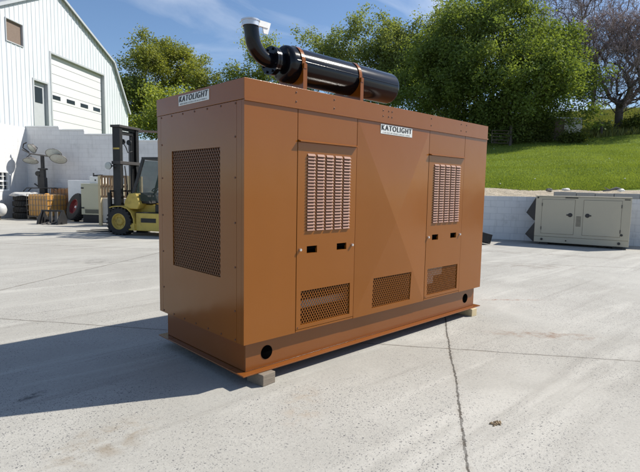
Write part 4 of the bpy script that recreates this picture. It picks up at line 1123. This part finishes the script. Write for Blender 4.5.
def branches_mesh(name, nodes, par, rad, mat, parent, extra=None, minr=.006):
    b_v = []; b_f = []; nv = 0
    def seg(a, c, r0, r1, n):
        nonlocal nv
        d_ = c - a; L_ = np.linalg.norm(d_)
        if L_ < 1e-5: return
        d_ = d_ / L_; o_ = np.array([1., 0, 0]) if abs(d_[0]) < .8 else np.array([0, 1., 0]); u_ = np.cross(d_, o_); u_ /= np.linalg.norm(u_); w_ = np.cross(d_, u_)
        an = np.arange(n) * 2 * math.pi / n; ring = np.cos(an)[:, None] * u_ + np.sin(an)[:, None] * w_
        b_v.append(a + ring * r0); b_v.append(c + ring * r1)
        for k in range(n): b_f.append((nv + k, nv + (k + 1) % n, nv + n + (k + 1) % n, nv + n + k))
        nv += 2 * n
    for i, p_ in enumerate(par):
        if p_ < 0: continue
        r0 = min(rad[p_], rad[i] * 1.35); r1 = rad[i]
        if par[p_] < 0: r0 = rad[p_] * 1.35
        seg(nodes[p_], nodes[i] + (nodes[i] - nodes[p_]) * .04, max(minr, r0), max(minr, r1), 9 if r1 > .12 else (5 if r1 > .03 else 3))
    if extra is not None:
        for (a, c, r0, r1) in extra: seg(a, c, r0, r1, 3)
    me_ = bpy.data.meshes.new(name); me_.from_pydata(np.concatenate(b_v).tolist(), [], b_f); me_.materials.append(mat)
    me_.polygons.foreach_set('use_smooth', [True] * len(me_.polygons))
    o = bpy.data.objects.new(name, me_); COL.objects.link(o); o.parent = parent; return o
def env_lobes(lobes, shell=.45, clump=1, sig=.8):
    """crown as several overlapping ellipsoids (x,y,z,rx,ry,rz)"""
    def f(n, r_):
        vol = np.array([l[3] * l[4] * l[5] for l in lobes]); pick = r_.choice(len(lobes), n, p=vol / vol.sum()); out_ = []
        for k in pick:
            l = lobes[k]; d_ = r_.normal(0, 1, 3); d_ /= np.linalg.norm(d_); q = (shell + (1 - shell) * r_.uniform() ** .6)
            out_.append(np.array(l[:3]) + d_ * q * np.array(l[3:6]))
        base = np.array(out_)
        if clump <= 1: return base
        nb = max(6, n // clump); bo = base[:nb]; w_ = r_.uniform(.4, 1.6, nb); k_ = r_.choice(nb, n, p=w_ / w_.sum())
        return bo[k_] + r_.normal(0, 1, (n, 3)) * np.array([sig, sig, sig * .62])
    return f
def tree(name, label, lat, fwd, h_tr, lobes, ncl, mat, n_per, size, seed, spread=.55, tip=.014, group='trees beyond the yard', sink=0, shell=.45, expo=2.3, clump=8, sig=.8):
    q = cw(lat, fwd); z = gz(q.x, q.y) - sink
    t = thing(name, label, 'tree', (q.x, q.y, z), vrot, group)
    nd, par, rad, tips = skeleton(h_tr, env_lobes(lobes, shell, clump, sig), ncl, seed, tip=tip, expo=expo)
    branches_mesh('trunk', nd, par, rad, M['bark'], t)
    leaves_mesh('crown', nd[tips], spread, n_per, size, mat, t, seed + 1)
    return t
def bare(name, label, lat, fwd, h_tr, lobes, ncl, seed, tip=.010, tw=5, twl=.7, sink=0, expo=2.2):
    q = cw(lat, fwd); z = gz(q.x, q.y) - sink; r_ = np.random.default_rng(seed + 5)
    t = thing(name, label, 'tree', (q.x, q.y, z), vrot, 'trees beyond the yard')
    nd, par, rad, tips = skeleton(h_tr, env_lobes(lobes, .35), ncl, seed, tip=tip, expo=expo, up=.3)
    big = rad > .05
    ex = []
    for k in tips:
        for _ in range(tw):
            d_ = r_.normal(0, 1, 3) + np.array([0, 0, .7]) + (nd[k] - nd[par[k]]) / max(.01, np.linalg.norm(nd[k] - nd[par[k]])) * 1.2; d_ /= np.linalg.norm(d_); e = nd[k] + d_ * twl * r_.uniform(.4, 1.2)
            ex.append((nd[k], e, tip * .85, tip * .5))
            f_ = nd[k] + (e - nd[k]) * r_.uniform(.3, .7); d2 = d_ + r_.normal(0, .6, 3); ex.append((f_, f_ + d2 * twl * .45, tip * .7, tip * .45))
    branches_mesh('trunk', nd, par, rad * 1.0, M['bark'], t, None)
    branches_mesh('crown', nd[:2] * 0 + np.array([[0, 0, -.3], [0, 0, -.2]]), [-1, 0], np.array([.01, .01]), M['twig'], t, ex)
    return t
# local x = to the right seen from the yard, y = away, z up
tree('broad_tree', 'broad deep green leafy tree at the top of the grass bank', 14.6, 41.5, 2.6,
     [(0, 0, 5.2, 7.0, 6, 4.6), (-1.0, 0, 8.2, 5.4, 5, 3.4), (2.8, 0, 7.0, 3.4, 4, 3.2), (4.6, -1, 3.4, 2.9, 3, 2.9), (-5.4, 0, 4.6, 3.2, 3, 3.8), (-3.4, 0, 6.6, 3.4, 4, 3.2), (-.2, 0, 10.2, 3.0, 3, 2.0), (0, 0, 3.4, 6.5, 4, 2.6)], 1080, M['leaf_dense'], 125, .18, 11, .40, shell=.45, clump=5, sig=.8)
tree('airy_tree', 'tall airy fresh green tree rising behind the black silencer', 6.2, 57, 5.0,
     [(0, 0, 11.2, 5.2, 5, 5.6), (-6.2, 0, 9.4, 4.2, 4, 5.6), (-3.0, 0, 8.0, 3.6, 3, 4.0), (6.4, 0, 10.4, 4.4, 4.2, 5.0), (1.6, 0, 15.8, 3.2, 3, 2.4), (7.4, 0, 14.2, 2.4, 2.5, 2.2), (-5.0, 0, 13.6, 2.6, 2.4, 1.9), (-2.4, 0, 12.6, 2.4, 2.4, 2.0)], 700, M['leaf_mid'], 76, .21, 23, .42, shell=.3, clump=9, sig=.85)
tree('leafy_tree', 'fresh green tree filling the gap beside the broad deep green tree', 10.6, 55, 4.5,
     [(0, 0, 8.0, 4.4, 4, 5.2), (2.2, 0, 12.6, 3.4, 3, 3.6), (-2.6, 0, 9.4, 3.0, 3, 4.2)], 400, M['leaf_mid'], 80, .21, 27, .42, shell=.3, clump=8, sig=.85)
tree('olive_tree', 'rounded olive green tree standing right behind the barn', -18.6, 60, 3.6,
     [(0, 0, 7.0, 4.8, 4.5, 4.8), (-.6, 0, 10.6, 4.0, 4, 2.9), (3.4, 0, 7.6, 2.8, 3, 3.6), (-3.4, 0, 6.5, 2.6, 3, 4.0)], 460, M['leaf_olive'], 100, .21, 31, .42, clump=8, sig=.8)
tree('yellow_tree', 'thin yellow green tree between the olive tree and the silencer', -8.6, 62, 4.0,
     [(0, 0, 8.0, 3.8, 3.5, 5.4), (.6, 0, 13.4, 1.6, 2, 2.8), (-3.0, 0, 7.2, 2.4, 3, 3.8), (3.6, 0, 9.6, 2.4, 2, 3.6)], 440, M['leaf_yellow'], 80, .21, 43, .45, shell=.2, clump=6, sig=.8)
tree('small_tree', 'low dark green tree squeezed beside the barn gable edge', -23.3, 57, 2.0,
     [(0, 0, 4.6, 2.4, 2.5, 4.0), (1.6, 0, 6.8, 1.8, 1.8, 1.8)], 90, M['leaf_mid'], 120, .25, 47, .55)
tree('hedge_tree', 'low bright green tree behind the forklift mast and stepped wall', -15.5, 46, 1.2,
     [(0, 0, 3.0, 3.2, 2.5, 2.2), (2.6, 0, 3.2, 2.4, 2, 2.2)], 110, M['leaf_yellow'], 120, .21, 53, .5)
bare('bare_tree', 'bare grey tree with a stout dark trunk on the right of the bank', 25.6, 43, 2.4,
     [(0, 0, 5.8, 4.8, 4, 4.2), (-1.4, 0, 8.0, 3.0, 3, 2.2), (3.5, 0, 6.6, 3.6, 3.5, 3.8)], 1700, 61, .014, 7, .75, 0, 2.05)
bare('tall_bare_tree', 'tall bare thin tree rising behind the broad leafy tree', 32.5, 60, 6.5,
     [(0, 0, 13, 4.6, 4.5, 6.0), (-4.0, 0, 12, 3.6, 4, 5.5), (1.0, 0, 15.5, 2.8, 3, 3.0)], 800, 67, .016, 5, 1.0)
bare('far_bare_tree', 'bare treetop showing above the crown of the broad leafy tree', 24.0, 62, 6.0,
     [(0, 0, 12.0, 6.0, 4.5, 5.0), (-3.0, 0, 15.5, 4.0, 3, 2.2)], 450, 71, .015, 4, 1.0)
# shrubs at the foot of the trees
def shrub(label, lat, fwd, lobes, ncl, mat, n_per, size, seed, cat='shrub'):
    q = cw(lat, fwd); t = thing('shrub', label, cat, (q.x, q.y, gz(q.x, q.y)), vrot, 'shrubs along the top of the bank')
    nd, par, rad, tips = skeleton(.4, env_lobes(lobes, .3), ncl, seed, step=.35, tip=.008)
    branches_mesh('stem', nd, par, rad, M['bark'], t); leaves_mesh('foliage', nd[tips], .26, n_per, size, mat, t, seed + 1)
shrub('dark shrub beside the old metal gate', 15.2, 39.5, [(0, 0, 1.2, 1.6, 1.2, 1.4)], 60, M['leaf_dense'], 60, .17, 81)
shrub('dark low shrub in front of the pale shed', 19.6, 38.6, [(0, 0, .3, 1.2, .5, .35)], 40, M['leaf_shrub'], 60, .14, 83)
shrub('leafy shrub left of the pale shed', 17.2, 39.6, [(0, 0, .7, 1.2, .9, .9)], 60, M['leaf_shrub'], 60, .15, 85)
shrub('scrubby bush between the pale shed and the bare tree', 23.6, 42.2, [(0, 0, .5, 1.0, .8, .6)], 50, M['leaf_mid'], 50, .16, 87)
shrub('bush at the foot of the stout bare tree', 26.6, 41.8, [(0, 0, .6, 1.4, .8, .7)], 60, M['leaf_shrub'], 55, .15, 89)
shrub('broad bush right of the stout bare tree', 30.2, 44.5, [(0, 0, .5, 1.6, .9, .7)], 60, M['leaf_mid'], 60, .16, 91)
# pale shed
sp_ = cw(19.75, 40.2); sz = gz(sp_.x, sp_.y)
sh = thing('shed', 'pale weathered shed half hidden under the broad leafy tree', 'shed', (sp_.x, sp_.y, sz - .1), vrot + R(6))
M['shedwall'] = plain('weathered pale board', (.58, .54, .48), .85, var=.2, bump=.3)
b = MB(); b.box(-1.0, 1.35, 0, 2.2, 0, 1.75); b.build('wall', M['shedwall'], sh)
b = MB(); b.box(-1.15, 1.5, -.15, 2.35, 1.753, 1.88); b.build('roof', M['roofing'], sh)
b = MB(); b.box(-1.02, -.2, -.03, -.002, .02, 1.75); b.build('door', mk_wood('brown shed door', (.09, .06, .04), (.16, .11, .08)), sh)
# metal gate
gp_ = cw(14.05, 38.6); 
gt2 = thing('field_gate', 'dark tubular field gate in the shade of the broad leafy tree', 'gate', (gp_.x, gp_.y, gz(gp_.x, gp_.y)), vrot + R(4))
b = MB()
for k in range(5): b.tube([(-.85, 0, .25 + k * .24), (.45, 0, .25 + k * .24)], .025, 6)
b.tube([(-.85, 0, .25), (-.85, 0, 1.21)], .025, 6); b.tube([(.45, 0, .25), (.45, 0, 1.21)], .025, 6); b.build('gate_leaf', M['rusty'], gt2)
b = MB(); b.box(.55, .72, -.08, .08, -.2, 1.6); b.build('gate_post', M['bark'], gt2)
q = cw(23.05, 41.0); b = MB(); b.tube([(0, 0, -.2), (0, 0, 1.15)], .09, 8); k = b.build('fence_post', M['bark'], loc=(q.x, q.y, gz(q.x, q.y))); tag(k, 'weathered wooden post between the shed and the bare tree', 'post')
# grass, weeds and dandelions
def blades(name, n, area, hgt, wid, mat, seed, dens=None):
    r_ = np.random.default_rng(seed); P = []
    while len(P) < n:
        s, t_ = r_.uniform(0, 1), r_.uniform(0, 1); x_, y_ = area(s, t_, r_)
        z_ = gz(x_, y_)
        if z_ > .5: P.append((x_, y_, z_))
    P = np.array(P); N = len(P); an = r_.uniform(0, 6.283, N); h = hgt * r_.uniform(.5, 1.4, N); w = wid * r_.uniform(.6, 1.3, N)
    d_ = np.stack([np.cos(an), np.sin(an), np.zeros(N)], 1); ln = r_.normal(0, .35, (N, 2))
    v = np.empty((N, 3, 3)); v[:, 0] = P - d_ * w[:, None]; v[:, 1] = P + d_ * w[:, None]; v[:, 2] = P + np.stack([ln[:, 0] * h, ln[:, 1] * h, h], 1)
    v[:, :2, 2] -= .02
    me_ = bpy.data.meshes.new(name); me_.vertices.add(N * 3); me_.vertices.foreach_set('co', v.reshape(-1)); me_.loops.add(N * 3); me_.loops.foreach_set('vertex_index', np.arange(N * 3))
    me_.polygons.add(N); me_.polygons.foreach_set('loop_start', np.arange(N) * 3); me_.update(calc_edges=True)
    at = me_.attributes.new('tint', 'FLOAT', 'FACE'); cl = .5 + .3 * np.sin(P[:, 0] * .9 + 2 * np.sin(P[:, 1] * .6)) * np.sin(P[:, 1] * .8)
    at.data.foreach_set('value', np.clip(cl + r_.uniform(-.22, .22, N), 0, 1).astype(np.float32))
    me_.materials.append(mat); o = bpy.data.objects.new(name, me_); COL.objects.link(o); return o
def bank(s, t_, r_):
    fw_ = 17.2 + 24 * t_ ** 1.4; x_ = 320 + 145 + 215 * s
    q = cw((x_ - 320) / 489 * fw_, fw_); return q.x, q.y
def clear_bank(s, t_, r_):
    while True:
        x_, y_ = bank(r_.uniform(), r_.uniform(), r_); q = Vector((x_, y_, 0)) - W_A
        if q.dot(nW) > 1.85 + .25 * math.sin(q.dot(dW) * 2.3): return x_, y_
tag(blades('grass', 130000, clear_bank, .06, .016, M['grass'], 5), 'short bright green grass covering the bank above the low wall', 'grass', kind='stuff')
def weedzone(s, t_, r_):
    fw_ = r_.uniform(40.5, 66); x_ = 560 + 130 * r_.uniform(); q = cw((x_ - 320) / 489 * fw_, fw_); return q.x, q.y
tag(blades('weeds', 26000, weedzone, .5, .05, M['weed'], 6), 'rough weeds covering the slope behind the bare tree', 'weeds', kind='stuff')
b = MB(); r3 = random.Random(4)
for k in range(15):
    x_, y_ = clear_bank(0, 0, np.random.default_rng(100 + k)); z_ = gz(x_, y_); b.lathe([(0, -.02), (.028, -.008), (.03, .008), (0, .02)], (x_ + .01, y_, z_ + .07), 'z', 7)
tag(b.build('dandelions', M['white']), 'white dandelion clocks scattered over the green bank', 'flowers', kind='stuff')
